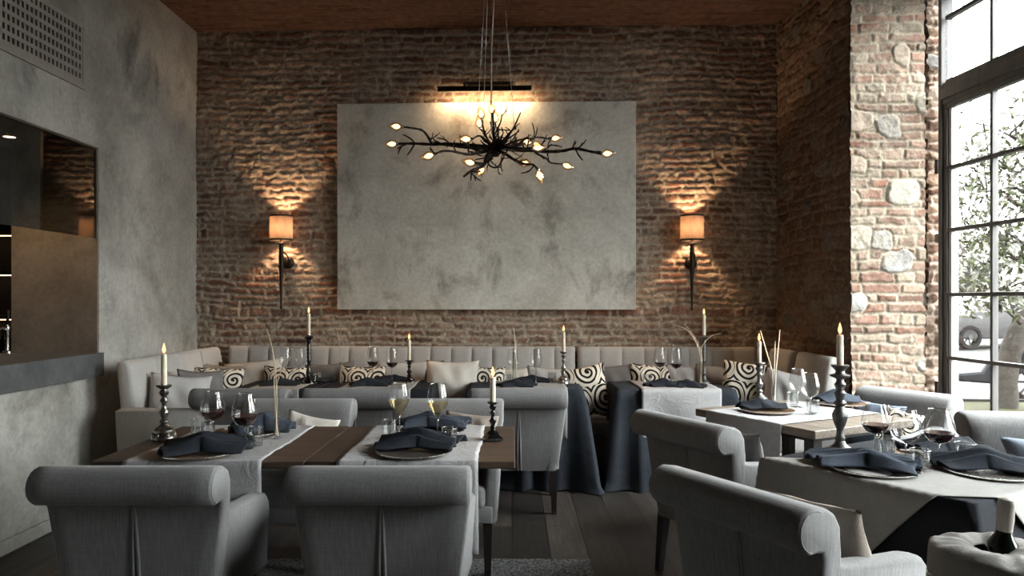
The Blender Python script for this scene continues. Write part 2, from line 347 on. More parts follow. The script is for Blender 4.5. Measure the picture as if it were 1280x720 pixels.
def vnoise(x, y, seed):
    rs = np.random.RandomState(seed); T = rs.rand(256, 256)
    xi = np.floor(x).astype(int); yi = np.floor(y).astype(int); fx = x-xi; fy = y-yi
    fx = fx*fx*(3-2*fx); fy = fy*fy*(3-2*fy); a, b = xi % 256, yi % 256; a1, b1 = (xi+1) % 256, (yi+1) % 256
    return (T[a, b]*(1-fx)+T[a1, b]*fx)*(1-fy)+(T[a, b1]*(1-fx)+T[a1, b1]*fx)*fy
def fbm(x, y, seed, o=4, g=.5):
    s = 0; amp = 1; t = 0
    for i in range(o): s = s+amp*vnoise(x*2**i, y*2**i, seed+i*7); t += amp; amp *= g
    return s/t
def masonry(W, Hh, res, seed, rowh=(.048, .062), bw=(.17, .32), mort=.012, relief=.024, stones=0, smear=.5,
            warp=1.0, palette=((.205, .098, .066), (.25, .128, .09), (.17, .088, .064), (.28, .168, .12), (.155, .09, .07), (.225, .138, .10)), mortar=(.385, .33, .262)):
    rs = np.random.RandomState(seed); nx = int(W/res)+1; nz = int(Hh/res)+1
    X, Z = np.meshgrid(np.linspace(0, W, nx), np.linspace(0, Hh, nz))
    xw = X+(fbm(X*7, Z*7, seed+1)-.5)*.07*warp+(fbm(X*34, Z*34, seed+2, 3)-.5)*.034*warp
    zw = Z+(fbm(X*1.6, Z*2, seed+3)-.5)*.07+((fbm(X*11, Z*14, seed+5, 2)-.5)*.028+(fbm(X*34, Z*34, seed+4, 3)-.5)*.030)*warp
    rows = [-.3]
    while rows[-1] < Hh+.3: rows.append(rows[-1]+rs.uniform(*rowh)*(1.5 if rs.rand() < .08 else 1))
    rows = np.array(rows); ri = np.clip(np.searchsorted(rows, zw)-1, 0, len(rows)-2)
    dz = np.minimum(zw-rows[ri], rows[ri+1]-zw); dx = np.zeros_like(X); bid = np.zeros(X.shape, int); cnt = 0
    for r in range(len(rows)-1):
        m = ri == r; e = [-.5-rs.rand()*.3]
        while e[-1] < W+.5: e.append(e[-1]+rs.uniform(*bw)*(.5 if rs.rand() < .25 else 1))
        e = np.array(e)
        if m.any():
            q = xw[m]; k = np.clip(np.searchsorted(e, q)-1, 0, len(e)-2)
            dx[m] = np.minimum(q-e[k], e[k+1]-q); bid[m] = cnt+k
        cnt += len(e)
    d = np.minimum(dx, dz); prot = .35+.65*rs.rand(cnt+1); pal = np.array(palette)[rs.randint(0, len(palette), cnt+1)]*(.75+.5*rs.rand(cnt+1))[:, None]
    k = np.clip((d-mort*.45)/(mort*.7), 0, 1); k = k*k*(3-2*k)
    hgt = k*prot[bid]*relief; col = pal[bid]; kc = k.copy()
    if stones:
        cells = .30; sk = np.zeros_like(X); scol = np.zeros(X.shape+(3,)); xs = X+(fbm(X*9, Z*9, seed+31)-.5)*.06; zs = Z+(fbm(X*9, Z*9, seed+32)-.5)*.06
        for cx in np.arange(0, W+cells, cells):
            for cz in np.arange(0, Hh+cells, cells*.8):
                if rs.rand() > stones: continue
                a, b = rs.uniform(.06, .15), rs.uniform(.05, .095); px, pz = cx+rs.uniform(-.1, .1), cz+rs.uniform(-.07, .07)
                q = (np.abs((xs-px)/a)**3+np.abs((zs-pz)/b)**3)
                inside = q < 1.25; v = np.clip((1.0-q)/.35, 0, 1)
                c = np.array([(.40, .37, .31), (.34, .335, .32), (.45, .41, .34), (.29, .28, .27), (.37, .30, .24)][rs.randint(5)])*(1 if mortar[0] > .3 else .42)  # stones on the shaded inner face are darkened to match
                hgt = np.where(inside, v*relief*1.1, hgt); kc = np.where(inside, v, kc); col = np.where(inside[..., None], c, col)
    sm = np.clip((fbm(X*3.2, Z*4.5, seed+9, 5, .6)-.5)*6+smear-.1, 0, 1)
    n2 = fbm(X*22, Z*22, seed+12, 4, .6)
    hgt = hgt*(1-.45*sm)+sm*.45*relief*n2+(n2-.5)*.022*warp+(fbm(X*1.3, Z*1.3, seed+15)-.5)*.05
    mixk = kc*(1-.62*sm*np.clip(n2*2-.2, 0, 1))
    mc = np.array(mortar)*(.72+.5*n2[..., None])
    C = col*mixk[..., None]+mc*(1-mixk[..., None])
    C = C*(.78+.44*fbm(X*60, Z*60, seed+20, 2)[..., None])
    return X, Z, hgt, C
def masonry_mesh(name, patches, boxes=()):
    """patches: (origin, ex, normal, (X,Z,h,C)); boxes keep the wall solid behind its face"""
    vs, fs, cs = [], [], []; b = 0
    for O, ex, nrm, (X, Z, h, C) in patches:
        P = np.array(O)+X[..., None]*np.array(ex)+Z[..., None]*np.array((0, 0, 1.))+h[..., None]*np.array(nrm)
        nz, nx = X.shape; vs.append(P.reshape(-1, 3)); cs.append(C.reshape(-1, 3))
        I = np.arange(nz*nx).reshape(nz, nx)+b; q = np.stack([I[:-1, :-1], I[:-1, 1:], I[1:, 1:], I[1:, :-1]], -1).reshape(-1, 4)
        if np.dot(np.cross(np.array(ex), (0, 0, 1.)), nrm) < 0: q = q[:, ::-1]
        fs.append(q); b += nz*nx
    for bx in boxes:
        m = MB(); m.add(*bx); vs.append(np.array([tuple(v) for v in m.v])); cs.append(np.tile((.3, .2, .15), (len(m.v), 1)))
        fs.append(np.array(m.f)+b); b += len(m.v)
    V = np.concatenate(vs); Q = np.concatenate(fs); C = np.clip(np.concatenate(cs), 0, 1)
    me = bpy.data.meshes.new(name); me.vertices.add(len(V)); me.vertices.foreach_set('co', V.astype(np.float32).ravel())
    me.loops.add(Q.size); me.loops.foreach_set('vertex_index', Q.astype(np.int32).ravel())
    me.polygons.add(len(Q)); me.polygons.foreach_set('loop_start', np.arange(0, Q.size, 4, dtype=np.int32))
    at = me.attributes.new('Col', 'FLOAT_COLOR', 'POINT'); at.data.foreach_set('color', np.concatenate([C, np.ones((len(C), 1))], 1).astype(np.float32).ravel())
    me.update(); me.validate(); me.polygons.foreach_set('use_smooth', [True]*len(me.polygons)); me.materials.append(M['masonry']); return me
def hexa(p, z0, z1):                     # a prism over four plan points
    return ([(x, y, z0) for x, y in p]+[(x, y, z1) for x, y in p], [[0, 3, 2, 1], [4, 5, 6, 7], [0, 1, 5, 4], [1, 2, 6, 5], [2, 3, 7, 6], [3, 0, 4, 7]])

# ------------------------------------------------------------------ the room
CEIL = 3.86; XL = -2.86; YB0, YB1 = 6.60, 6.41; XR = 2.335
bd = Vector((XR-XL, YB1-YB0, 0)); BW = bd.length; bd.normalize(); bn = Vector((bd.y, -bd.x, 0))      # back wall direction / normal into the room
def backpt(px, py, off=0.0):             # a photo point on the back wall, moved off it into the room
    u = (px-640)/F; O = Vector((XL, YB0, 0))+bn*off
    d = O.dot(bn)/(Vector((u, 1, 0)).dot(bn)); return Vector((u*d, d, CH-(py-HY)/F*d))
BROT = math.atan2(bd.y, bd.x)
back = masonry(BW, CEIL, .0085, 11, rowh=(.050, .068), bw=(.13, .30), mort=.016, relief=.017, smear=.70, warp=.80)
bo = Vector((XL, YB0, 0))+bn*-.012
struct('wall_back', masonry_mesh('wall_back', [(bo, bd, bn, back)], [hexa([(XL-.8, YB0+.09), (XR+.7, YB1+.03), (XR+.7, YB1+.4), (XL-.8, YB0+.4)], 0, CEIL)]))
# right wall: stone face, lit reveal, window niches
P0 = Vector((2.407, 5.18, 0)); wd = Vector((.066, -1, 0)).normalized(); wn = Vector((1, .066, 0)).normalized()
TH = .68
shaded_rock = ((.14, .075, .05), (.165, .10, .07), (.115, .07, .05), (.20, .135, .095))  # shade put into the colour: faces turned from the window get darker masonry
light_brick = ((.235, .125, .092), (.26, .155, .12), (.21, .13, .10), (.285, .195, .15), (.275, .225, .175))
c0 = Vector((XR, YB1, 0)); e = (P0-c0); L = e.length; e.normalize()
inner = masonry(L+.0, CEIL, .0095, 23, rowh=(.06, .10), stones=.4, smear=1.05, relief=.02, palette=shaded_rock, mortar=(.20, .145, .105))
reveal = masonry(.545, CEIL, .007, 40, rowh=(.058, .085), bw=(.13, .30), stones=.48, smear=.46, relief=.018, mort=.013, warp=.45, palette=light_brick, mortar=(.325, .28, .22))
reveal2 = masonry(TH-.545+.08, CEIL, .01, 44, rowh=(.058, .085), stones=.1, smear=.5, palette=shaded_rock, mortar=(.42, .35, .28))
reveal3 = masonry(.10, CEIL, .01, 46, rowh=(.058, .085), smear=.5, palette=shaded_rock, mortar=(.42, .35, .28))
ro = P0-wn*.0
q = P0-wd*.10
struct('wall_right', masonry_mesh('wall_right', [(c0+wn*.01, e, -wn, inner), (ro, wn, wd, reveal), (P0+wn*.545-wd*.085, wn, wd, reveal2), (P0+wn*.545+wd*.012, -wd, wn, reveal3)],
       [hexa([tuple(P0+wn*.03-wd*.03)[:2], tuple(P0+wn*.53-wd*.03)[:2], tuple(c0+wn*.53)[:2], tuple(c0+wn*.04)[:2]], 0, CEIL), hexa([tuple(P0+wn*.50-wd*.11)[:2], tuple(P0+wn*(TH+.08)-wd*.11)[:2], tuple(c0+wn*(TH+.08))[:2], tuple(c0+wn*.5)[:2]], 0, CEIL)]))
WIN_W = 1.96; WIN_TOP = 3.62
def along(s, out=0.0): return P0+wd*s+wn*out
def pier(s0, s1, o0=0, o1=TH+.12, z0=0, z1=CEIL):
    return hexa([tuple(along(s, o))[:2] for s, o in ((s0, o0), (s1, o0), (s1, o1), (s0, o1))], z0, z1)
m = MB(); niches = [(0, WIN_W), (2.50, 2.50+WIN_W)]
for a, b in ((niches[0][1], niches[1][0]), (niches[1][1], 7.9)): m.add(*pier(a, b))
WTOPS = [WIN_TOP, 2.98]  # second window is unseen, its top lowered to darken the upper walls
for (a, b), zt in zip(niches, WTOPS): m.add(*pier(a, b, z0=zt, o0=.0))
struct('wall_right', m.mesh('wall_right_piers', M['wall_plain']))
# left wall with the bar opening
OP0, OP1, OPZ = 2.1, 5.04, 2.47; LT = .6
m = MB()
m.box(XL-LT, XL, OP1, YB0+.1, 0, CEIL); m.box(XL-LT, XL, -2.9, OP0, 0, CEIL); m.box(XL-LT, XL, OP0, OP1, 0, .92); m.box(XL-LT, XL, OP0, OP1, OPZ+.012, CEIL)
struct('wall_left', m.mesh('wall_left', M['wall_left']))
m = MB(); m.box(XL-LT+.002, XL-.004, OP1-.012, OP1-.001, 1.065, OPZ); struct('trim_1', m.mesh('trim_1', M['jamb']))
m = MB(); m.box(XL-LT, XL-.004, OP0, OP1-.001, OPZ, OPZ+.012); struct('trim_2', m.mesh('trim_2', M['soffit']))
m = MB(); m.box(XL, XL+.028, -2.6, 4.72, 0, .085, .012); m.box(XL, XL+.02, 4.72, 6.5, 0, .07, .01); struct('baseboard_left', m.mesh('baseboard_left', M['wall_left']))
# rear part of the room
REAR = -2.6; rear_w = []
m = MB(); m.box(XL-LT, 4.4, REAR-.3, REAR, 0, CEIL)
for a_, b_ in rear_w: m.box(a_, b_, REAR-.3, REAR, WIN_TOP, CEIL)
struct('wall_rear', m.mesh('wall_rear', M['wall_plain']))
q0, q1 = along(-2.2, TH+.1), along(8.1, TH+.1)
m = MB(); m.add(*hexa([(-6, -2.9), (q1.x, -2.9), (q0.x, 7.0), (-6, 7.0)], -.1, 0)); struct('floor', m.mesh('floor', M['floor']))
q0, q1 = along(-2.2, TH+.1), along(8.1, TH+.1)
m = MB(); m.add(*hexa([(-6, -2.9), (q1.x, -2.9), (q0.x, 7.0), (-6, 7.0)], CEIL, CEIL+.15)); struct('ceiling', m.mesh('ceiling', M['ceiling']))
m = MB(); m.box(-2.2, .43, 2.2, 4.0, 0, .009, .003); tag(put('rug', m.mesh('rug', M['rug'])), 'grey speckled rug on the plank floor below the wooden tables', 'rug')

# ------------------------------------------------------------------ windows
def window(name, loc, rz, w, H=WIN_TOP):
    root = link(bpy.data.objects.new(name, None)); root['kind'] = 'structure'
    root.location = loc; root.rotation_euler = (0, 0, rz)   # local x runs along the wall, +y points into the street
    def part(nm, mb, mat, auto=None): return put(nm, mb.mesh(nm, mat), root)
    fr = .034; hi = H > 3.2
    m = MB()
    m.box(0, fr, -.03, .06, 0, H, .005); m.box(w-fr, w, -.03, .06, 0, H, .005); m.box(fr, w-fr, -.03, .06, H-fr, H, .005); m.box(fr, w-fr, -.03, .06, 0, .05, .005)
    part('window_frame', m, M['frame'])
    m = MB(); m.box(fr, w-fr, -.035, .05, 2.855, 2.935, .006); m.box(fr, w-fr, -.02, .04, 2.82, 2.855, .004)
    if hi: m.box(fr, w-fr, -.015, .04, 2.935, 2.975, .004)
    part('transom', m, M['frame'])
    mid = w/2
    for k, (a, b) in enumerate(((fr, mid-.006), (mid+.006, w-fr))):
        m = MB(); st = .040
        m.box(a, a+st, -.015, .03, .055, 2.82, .004); m.box(b-st, b, -.015, .03, .055, 2.82, .004); m.box(a+st, b-st, -.015, .03, .055, .19, .004); m.box(a+st, b-st, -.015, .03, 2.785, 2.82, .004)
        sash = part('sash', m, M['frame'])
        m = MB(); m.box(a+st, a+st+.03, .0, .05, .19, 2.785); m.box(b-st-.012, b-st, .0, .05, .19, 2.785)
        put('sash_bead', m.mesh('sash_bead', M['framepale']), sash)
        m = MB(); c = (a+b)/2; m.box(c-.012, c+.012, -.012, .03, .19, 2.785, .003)
        for z in (.573, 1.022, 1.469, 1.924, 2.364): m.box(a+st, b-st, -.013, .028, z-.013, z+.013, .003)
        put('glazing_bar', m.mesh('glazing_bar', M['frame']), sash)
        m = MB(); m.box(a+st, b-st, .008, .012, .19, 2.785); put('pane', m.mesh('pane', M['pane']), sash)
        m = MB()
        if hi:
            m.box(a+.02, b-.02, -.01, .03, 2.975, 2.99); m.box(c-.012, c+.012, -.012, .03, 2.99, H-fr, .003); m.box(a+.02, b-.02, -.012, .028, 3.42, 3.446)
            tl = part('transom_light', m, M['frame'])
            m = MB(); m.box(a, b, .008, .012, 2.975, H-fr); put('pane', m.mesh('pane', M['pane']), tl)
        m = MB()
        for z in (2.38, .8): m.tube([(a-.004 if k == 0 else b+.004, -.06, z-.05), (a-.004 if k == 0 else b+.004, -.06, z+.05)], .013)
        put('hinge', m.mesh('hinge', M['iron']), sash)
    m = MB(); m.box(mid-.028, mid+.012, -.055, -.02, .93, 1.36, .006); m.tube([(mid-.01, -.06, 1.15), (mid-.01, -.10, 1.15), (mid-.01, -.10, 1.05)], .010); part('window_handle', m, M['frame'])
    return root
for i, (a, b) in enumerate(niches): window('window_%d' % (i+1), along(a, TH+.0), math.atan2(wd.y, wd.x), b-a, WTOPS[i])
for i, (a, b) in enumerate(rear_w): window('window_%d' % (i+4), (b, REAR-.2, 0), PI, b-a)

# ------------------------------------------------------------------ bar opening
m = MB(); m.box(XL-LT-.02, -2.80, OP0, 5.0, .911, 1.07, .004); tag(put('bar_counter', m.mesh('bar_counter', M['concrete'])), 'dark grey concrete bar counter slab projecting from the left plaster wall', 'counter')
m = MB(); m.box(-2.882, -2.875, OP0, 5.027, 1.858, OPZ-.002); tag(put('glass_screen', m.mesh('glass_screen', M['smoked'])), 'smoked glass screen hanging in the bar opening, reflecting a wall lamp', 'glass screen')
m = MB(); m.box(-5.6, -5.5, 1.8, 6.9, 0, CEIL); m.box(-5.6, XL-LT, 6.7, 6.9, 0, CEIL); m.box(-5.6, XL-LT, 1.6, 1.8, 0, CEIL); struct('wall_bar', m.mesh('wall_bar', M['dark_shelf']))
# a bar cabinet with shelves and bottles behind the opening
cab = thing('bar_shelving', 'dark shelving unit behind the bar, at the left edge of the opening', 'shelving', (-5.2, 6.1, 0))
m = MB(); m.box(-.3, 1.6, .25, .30, 0, 2.4); m.box(-.3, -.26, -.05, .25, 0, 2.4); m.box(1.56, 1.6, -.05, .25, 0, 2.4); put('carcass', m.mesh('carcass', M['dark_shelf']), cab)
for z in (.9, 1.30, 1.67, 2.0):
    m = MB(); m.box(-.26, 1.56, -.05, .25, z-.03, z); sf_ = put('shelf', m.mesh('shelf', M['jamb']), cab)
    m = MB(); m.box(-.24, 1.54, -.03, -.02, z-.038, z-.0305); put('added_shelf_light', m.mesh('added_shelf_light', M['shelf_glow']), sf_)  # glowing strips added to brighten the bar, no lamp visible there
bot = MB().lathe([(0, 0), (.036, 0), (.038, .01), (.038, .17), (.03, .2), (.014, .23), (.013, .29), (.016, .29), (.016, .305), (0, .305)], 14).mesh('bottle', M['bottle'], auto=40)
for i in range(9):
    o = put('bottle', bot, None, (-5.3+.17*i, 6.13, (.9, 1.30, 1.67)[i % 3]))
    tag(o, 'dark bottle standing on the shelving behind the bar', 'bottle', 'bottles behind the bar')
tp = thing('beer_tap', 'brass bar tap standing behind the counter at the left edge of the photo', 'tap', (-3.418, 4.93, 1.0705))
m = MB(); m.lathe([(.03, 0), (.03, .012), (.011, .02), (.011, .15), (.018, .17), (.011, .19), (0, .2)], 14); put('column', m.mesh('column', M['silver'], auto=40), tp)
m = MB(); m.tube(smooth_line([(0, 0, .15), (.0, -.05, .17), (.0, -.09, .15), (.0, -.09, .10)]), .008); put('spout', m.mesh('spout', M['silver'], True), tp)
m = MB(); m.tube([(0, 0, .19), (0, .01, .29)], [.007, .013]); put('handle', m.mesh('handle', M['iron'], True), tp)
dl = thing('recessed_downlight', 'small round downlight set into the soffit of the bar opening', 'downlight', (-3.19, 4.62, OPZ))
m = MB(); m.lathe([(.034, 0), (.046, 0), (.046, -.006), (.034, -.006), (.034, 0)], 20, cap=False); put('trim_ring', m.mesh('trim_ring', M['silver'], auto=40), dl)
m = MB(); m.lathe([(0, -.003), (.034, -.003), (.034, -.001), (0, -.001)], 20); put('lens', m.mesh('lens', M['downlight']), dl)
# air vent high on the left wall
vt = thing('air_vent', 'perforated grey air vent set high in the left plaster wall', 'vent', (XL, 4.86, 2.83))
VL, VH = 1.75, .43
m = MB(); m.box(.0, .014, -VL, 0, 0, .035, .003); m.box(.0, .014, -VL, 0, VH-.03, VH, .003); m.box(.0, .014, -.03, 0, .035, VH-.03, .003); m.box(.0, .014, -VL, -VL+.03, .035, VH-.03, .003)
put('vent_frame', m.mesh('vent_frame', M['grille']), vt)
m = MB(); m.box(.0005, .002, -VL+.03, -.03, .035, VH-.03); put('vent_backing', m.mesh('vent_backing', M['black']), vt)
m = MB(); rows_ = 6; rh = (VH-.065)/rows_; cw = .040
for r in range(rows_):
    z = .035+r*rh; m.box(.004, .012, -VL+.03, -.03, z, z+rh*.42)
    k = 0
    while .03+k*cw < VL-.06:
        y = -.03-k*cw; m.box(.004, .011, y-cw*.5, y, z+rh*.42, z+rh); k += 1
put('vent_panel', m.mesh('vent_panel', M['grille']), vt)

# ------------------------------------------------------------------ upholstered chairs
def offset_in(pts, d):
    n = len(pts); out = []
    area = sum(pts[i][0]*pts[(i+1) % n][1]-pts[(i+1) % n][0]*pts[i][1] for i in range(n)); sg = 1 if area > 0 else -1
    for i in range(n):
        a, b, c = Vector(pts[i-1]), Vector(pts[i]), Vector(pts[(i+1) % n])
        t = (c-a).normalized(); nn = Vector((-t.y, t.x))*sg
        out.append((b.x+nn.x*d, b.y+nn.y*d))
    return out
def extrude(prof, cols, hw=None, puff=None):
    """prof: closed (y,z) loop; cols: list of (x, inset); hw(z) scales x"""
    vs, fs = [], []; n = len(prof)
    for x, ins in cols:
        for j, (y, z) in enumerate(offset_in(prof, ins) if ins else prof):
            vs.append(Vector((x*(hw(z) if hw else 1), y+(puff(x, j) if puff else 0), z)))
    for i in range(len(cols)-1):
        for j in range(n):
            j2 = (j+1) % n; fs.append([i*n+j, i*n+j2, (i+1)*n+j2, (i+1)*n+j])
    fs.append(list(range(n))[::-1]); fs.append([(len(cols)-1)*n+j for j in range(n)]); return vs, fs
def chair_meshes():
    D = {}
    rc, rr = (-.052, .781), .068
    prof = [(.03, .285), (.012, .40), (.002, .52), (-.006, .62), (-.012, .69), (-.020, .712), (-.036, .716)]
    for k in range(0, 12): a = math.radians(-98-k*(262-98+90-20)/11*.72); prof.append((rc[0]+rr*math.cos(a), rc[1]+rr*math.sin(a)))
    prof += [(.005, .838), (.040, .818), (.062, .78), (.075, .70), (.088, .60), (.10, .48), (.105, .285)]
    hw = lambda z: 1.0 if z > .80 else .84+.16*max(0, (z-.285)/(.80-.285))
    def half(z):
        return .315*(.835+.165*min(1, max(0, (z-.285)/.40)))+(.0 if z < .70 else .006)
    cols = [(-1, .016), (-.985, .006), (-.955, 0)]+[(-.955+1.91*k/10, 0) for k in range(1, 10)]+[(.955, 0), (.985, .006), (1, .016)]
    vs, fs = extrude(prof, cols, half)
    D['backrest'] = MB().add(vs, fs).mesh('backrest', M['chair'], auto=50)
    m = MB()
    for sx in (-1, 1): m.tube([(sx*.012, .016, .29), (sx*.009, .004, .50), (sx*.004, -.008, .66), (sx*.001, -.014, .70)], [.007, .007, .006, .003], 8)
    D['back_pleat'] = m.mesh('back_pleat', M['chair'], True)
    for sx in (-1, 1):                                              # roll end piping on each end
        m = MB(); m.tube([(sx*.316, rc[0]+.058*math.cos(a), rc[1]+.058*math.sin(a)) for a in [math.radians(-100-k*20) for k in range(12)]], .004, 6)
        D['piping%d' % sx] = m.mesh('piping', M['chair'], True)
    m = MB(); m.box(-.235, .235, .095, .545, .355, .475, .035, 4); D['seat'] = m.mesh('seat', M['chair'], auto=60)
    m = MB(); m.box(-.272, .272, .05, .535, .285, .375, .012, 2); D['seat_rail'] = m.mesh('seat_rail', M['chair'], auto=50)
    for s, nm in ((-1, 'arm_l'), (1, 'arm_r')):
        pr = [(.02, .285), (.02, .69), (.06, .672), (.14, .655), (.30, .640), (.42, .632), (.475, .618), (.505, .585), (.518, .54), (.525, .42), (.528, .285)]
        x0, x1 = (.232, .312)
        cl = [(x0, .018), (x0+.010, .005), (x0+.026, 0), (x1-.026, 0), (x1-.010, .005), (x1, .018)]
        v, f = extrude(pr, [(a, b) for a, b in cl])
        for p in v:                                                  # the arm grows out of the backrest without a step
            k_ = min(1, max(0, (p.y-.02)/.30)); k_ = k_*k_*(3-2*k_); xo = (half(p.z)-.004)*(1-k_)+(.292+.02*min(1, max(0, (p.z-.285)/.25)))*k_
            p.x = s*(p.x+xo-.312)
        D[nm] = MB().add(v, f).mesh('arm', M['chair'], auto=50)
    for k, (x, y, dx, dy) in enumerate(((-.235, .05, 0, -.035), (.235, .05, 0, -.035), (-.245, .485, 0, 0), (.245, .485, 0, 0))):
        D['leg%d' % k] = MB().taper((x+dx, y+dy, 0), (x, y, .30), .016, .024).mesh('leg', M['leg'])
    return D
CHM = chair_meshes()
def chair(label, x, y, face, group, z=0, legmat=None):
    rz = math.atan2(-face[0], face[1])
    t = thing('upholstered_chair', label, 'chair', (x, y, z), rz, group)
    for k, nm in (('backrest', 'backrest'), ('seat', 'seat'), ('seat_rail', 'seat_rail'), ('arm_l', 'arm'), ('arm_r', 'arm'), ('leg0', 'leg'), ('leg1', 'leg'), ('leg2', 'leg'), ('leg3', 'leg')):
        o = put(nm, CHM[k], t)
        if nm == 'backrest': put('back_pleat', CHM['back_pleat'], o); put('piping', CHM['piping-1'], o); put('piping', CHM['piping1'], o)
    return t
GC = 'grey linen chairs with rolled backs'
A28 = math.radians(28); e1 = Vector((math.sin(A28), -math.cos(A28))); e2 = Vector((math.cos(A28), math.sin(A28)))
FA = (.87, .49); FB = (.875, .484)
chair('grey linen chair seen from behind, front row, nearest the left plaster wall', -1.345, 2.60, (0, 1), GC)
chair('grey linen chair seen from behind, in front of the two white wine glasses', -.465, 2.60, (0, 1), GC)
chair('grey linen chair facing us with a cream cushion, left one of the pair', -1.245, 4.25, (0, -1), GC)
chair('grey linen chair facing us behind the white wine glasses, with the taupe cushion', -.37, 4.25, (0, -1), GC)
chair('grey linen chair seen from behind at the leftmost table of the back row', -1.79, 4.85, (0, 1), GC)
chair('grey linen chair seen from behind at the table left of the big cream cushion', -1.05, 4.85, (0, 1), GC)
chair('grey linen chair seen from behind, whole back showing, right of the black candlestick', .045, 4.85, (0, 1), GC)
chair('grey linen chair turned right with a dark cushion, pulled up to the pale wooden table', .88, 3.645, FB, GC)
chair('grey linen chair in the right foreground with a plain taupe grey cushion and rolled back', .735, 2.335, FA, GC)
chair('grey linen chair by the window facing left, with blue grey and swirl cushions', 2.52, 4.69, (-.875, -.484), GC)
chair('grey linen chair with a dark blue cushion at the right edge, below the window', 2.66, 3.74, (-.12, -.99), GC)

# ------------------------------------------------------------------ banquettes
def banquette(label, loc, rz, Ln, panels, arm=0, seat=True, top=1.02, group='grey banquette units'):
    t = thing('banquette', label, 'bench', loc, rz, group)
    prof = [(.03, .0), (.0, .5), (-.045, top-.03), (-.04, top-.008), (-.02, top), (.012, top), (.032, top-.01), (.045, top-.035), (.062, top-.14), (.085, top-.32), (.105, .50), (.11, .0)]
    pw = Ln/panels; cols = [(0, .012), (.008, .003)]; 
    for p in range(panels):
        for q in (.06, .25, .5, .75, .94): cols.append((p*pw+q*pw, 0))
        if p < panels-1: cols.append(((p+1)*pw, 0))
    cols += [(Ln-.008, .003), (Ln, .012)]
    front = set(range(6, 12))
    def puff(x, j):
        if j not in front and j not in (5,): return 0
        q = (x/pw) % 1.0; d = min(q, 1-q)*pw; return -.013*math.exp(-(d/.009)**2)
    vs, fs = extrude(prof, cols, None, puff)
    put('backrest', MB().add(vs, fs).mesh('backrest', M['bench'], auto=60), t)
    if seat:
        m = MB(); m.box(.01, Ln-.01, .09, .56, .33, .47, .03, 4); put('seat', m.mesh('seat', M['bench'], auto=60), t)
        m = MB(); m.box(.01, Ln-.01, .02, .53, .05, .33, .01); put('plinth', m.mesh('plinth', M['bench'], auto=50), t)
    if arm:
        pr = [(.03, .06), (-.005, .70), (.02, .715), (.30, .715), (.48, .712), (.535, .695), (.555, .66), (.56, .06)]
        v, f = extrude(pr, [(Ln+.002, .014), (Ln+.012, .004), (Ln+.03, 0), (Ln+.07, 0), (Ln+.088, .004), (Ln+.098, .014)])
        put('arm', MB().add(v, f).mesh('arm', M['bench'], auto=50), t)
    return t
def backbase(X, off):                    # plan point on the back wall face moved into the room
    s = (X-XL)/bd.x; p = Vector((XL, YB0, 0))+bd*s+bn*off; return (p.x, p.y, 0)
W0 = -2.50
# local +y must face the room (-Y): rotate by pi, so local x runs to the left
def back_unit(label, xa, xb, panels): banquette(label, backbase(xb, .085), BROT+PI, xb-xa, panels)
back_unit('long grey channelled banquette along the brick wall, left of the seam under the painting', -2.52, .555, 17)
back_unit('shorter grey channelled banquette along the brick wall, right of the seam under the painting', .575, 2.12, 8)
banquette('grey banquette end unit with armrest along the left plaster wall', (-2.60, 6.00, 0), -PI/2, 1.14, 3, arm=1)
banquette('short grey corner back panel between the plaster wall and the brick wall', (-2.60, 6.40, 0), -PI/2, .385, 1, seat=False)
banquette('grey banquette end unit under the dark stone wall on the right, beside the lit pillar', (2.30, 5.20, 0), PI/2, .60, 1)
banquette('grey corner back panel where the brick wall meets the dark stone wall', (2.26, 5.81, 0), PI/2, .47, 2, seat=False)

# ------------------------------------------------------------------ cushions
def cushion_mesh(w, h, t, mat, seed, n=22):
    rs = random.Random(seed); ph = [rs.uniform(0, 6) for _ in range(6)]
    vs, uv, fs = [], [], []; idx = {}
    for side in (1, -1):
        for i in range(n+1):
            for j in range(n+1):
                u, v = -1+2*i/n, -1+2*j/n; edge = i in (0, n) or j in (0, n)
                if edge and side == -1: idx[(side, i, j)] = idx[(1, i, j)]; continue
                th = t/2*((1-abs(u)**2.4)*(1-abs(v)**2.4))**.55
                wr = .010*math.sin(4*u+3*v+ph[0])*math.sin(3*v-2*u+ph[1])+.005*math.sin(9*u+ph[2]+5*v)
                fo = .012*(abs(u)*abs(v))**2*math.sin(14*math.atan2(v, u)+ph[3])
                x = w/2*u*(1-.075*(1-v*v)); z = h/2*v*(1-.075*(1-u*u))-.012*h*math.cos(1.5*u+ph[4])*(1 if v > 0 else 0)
                idx[(side, i, j)] = len(vs); vs.append((x, side*(th+(wr+fo)*(th/(t/2)) if not edge else 0), z)); uv.append(((u+1)/2, (v+1)/2))
    for side in (1, -1):
        for i in range(n):
            for j in range(n): fs.append([idx[(side, i, j)], idx[(side, i+1, j)], idx[(side, i+1, j+1)], idx[(side, i, j+1)]])
    return me_from('cushion', vs, fs, M[mat], True, uv)
CS = [0]
def cushion(label, mat, c, w, h, t=.13, face=(0, -1), tilt=14, roll=0, group='scatter cushions on the seats'):
    CS[0] += 1
    o = put('cushion', cushion_mesh(w, h, t, mat, CS[0]*13))
    rz = math.atan2(face[0], -face[1])
    o.matrix_world = Matrix.Translation(c) @ Matrix.Rotation(rz, 4, 'Z') @ Matrix.Rotation(math.radians(-tilt), 4, 'X') @ Matrix.Rotation(math.radians(roll), 4, 'Y')
    return tag(o, label, 'cushion', group)
def cpx(px, top, d, h): p = atd(px, top, d); return Vector((p.x, p.y, max(p.z-h*.47, .47+h*.47)))
cushion('plain light grey cushion leaning in the left banquette end unit', 'lightgrey', Vector((-2.33, 5.08, .70)), .40, .44, .13, (.50, -.86), 18, 9)
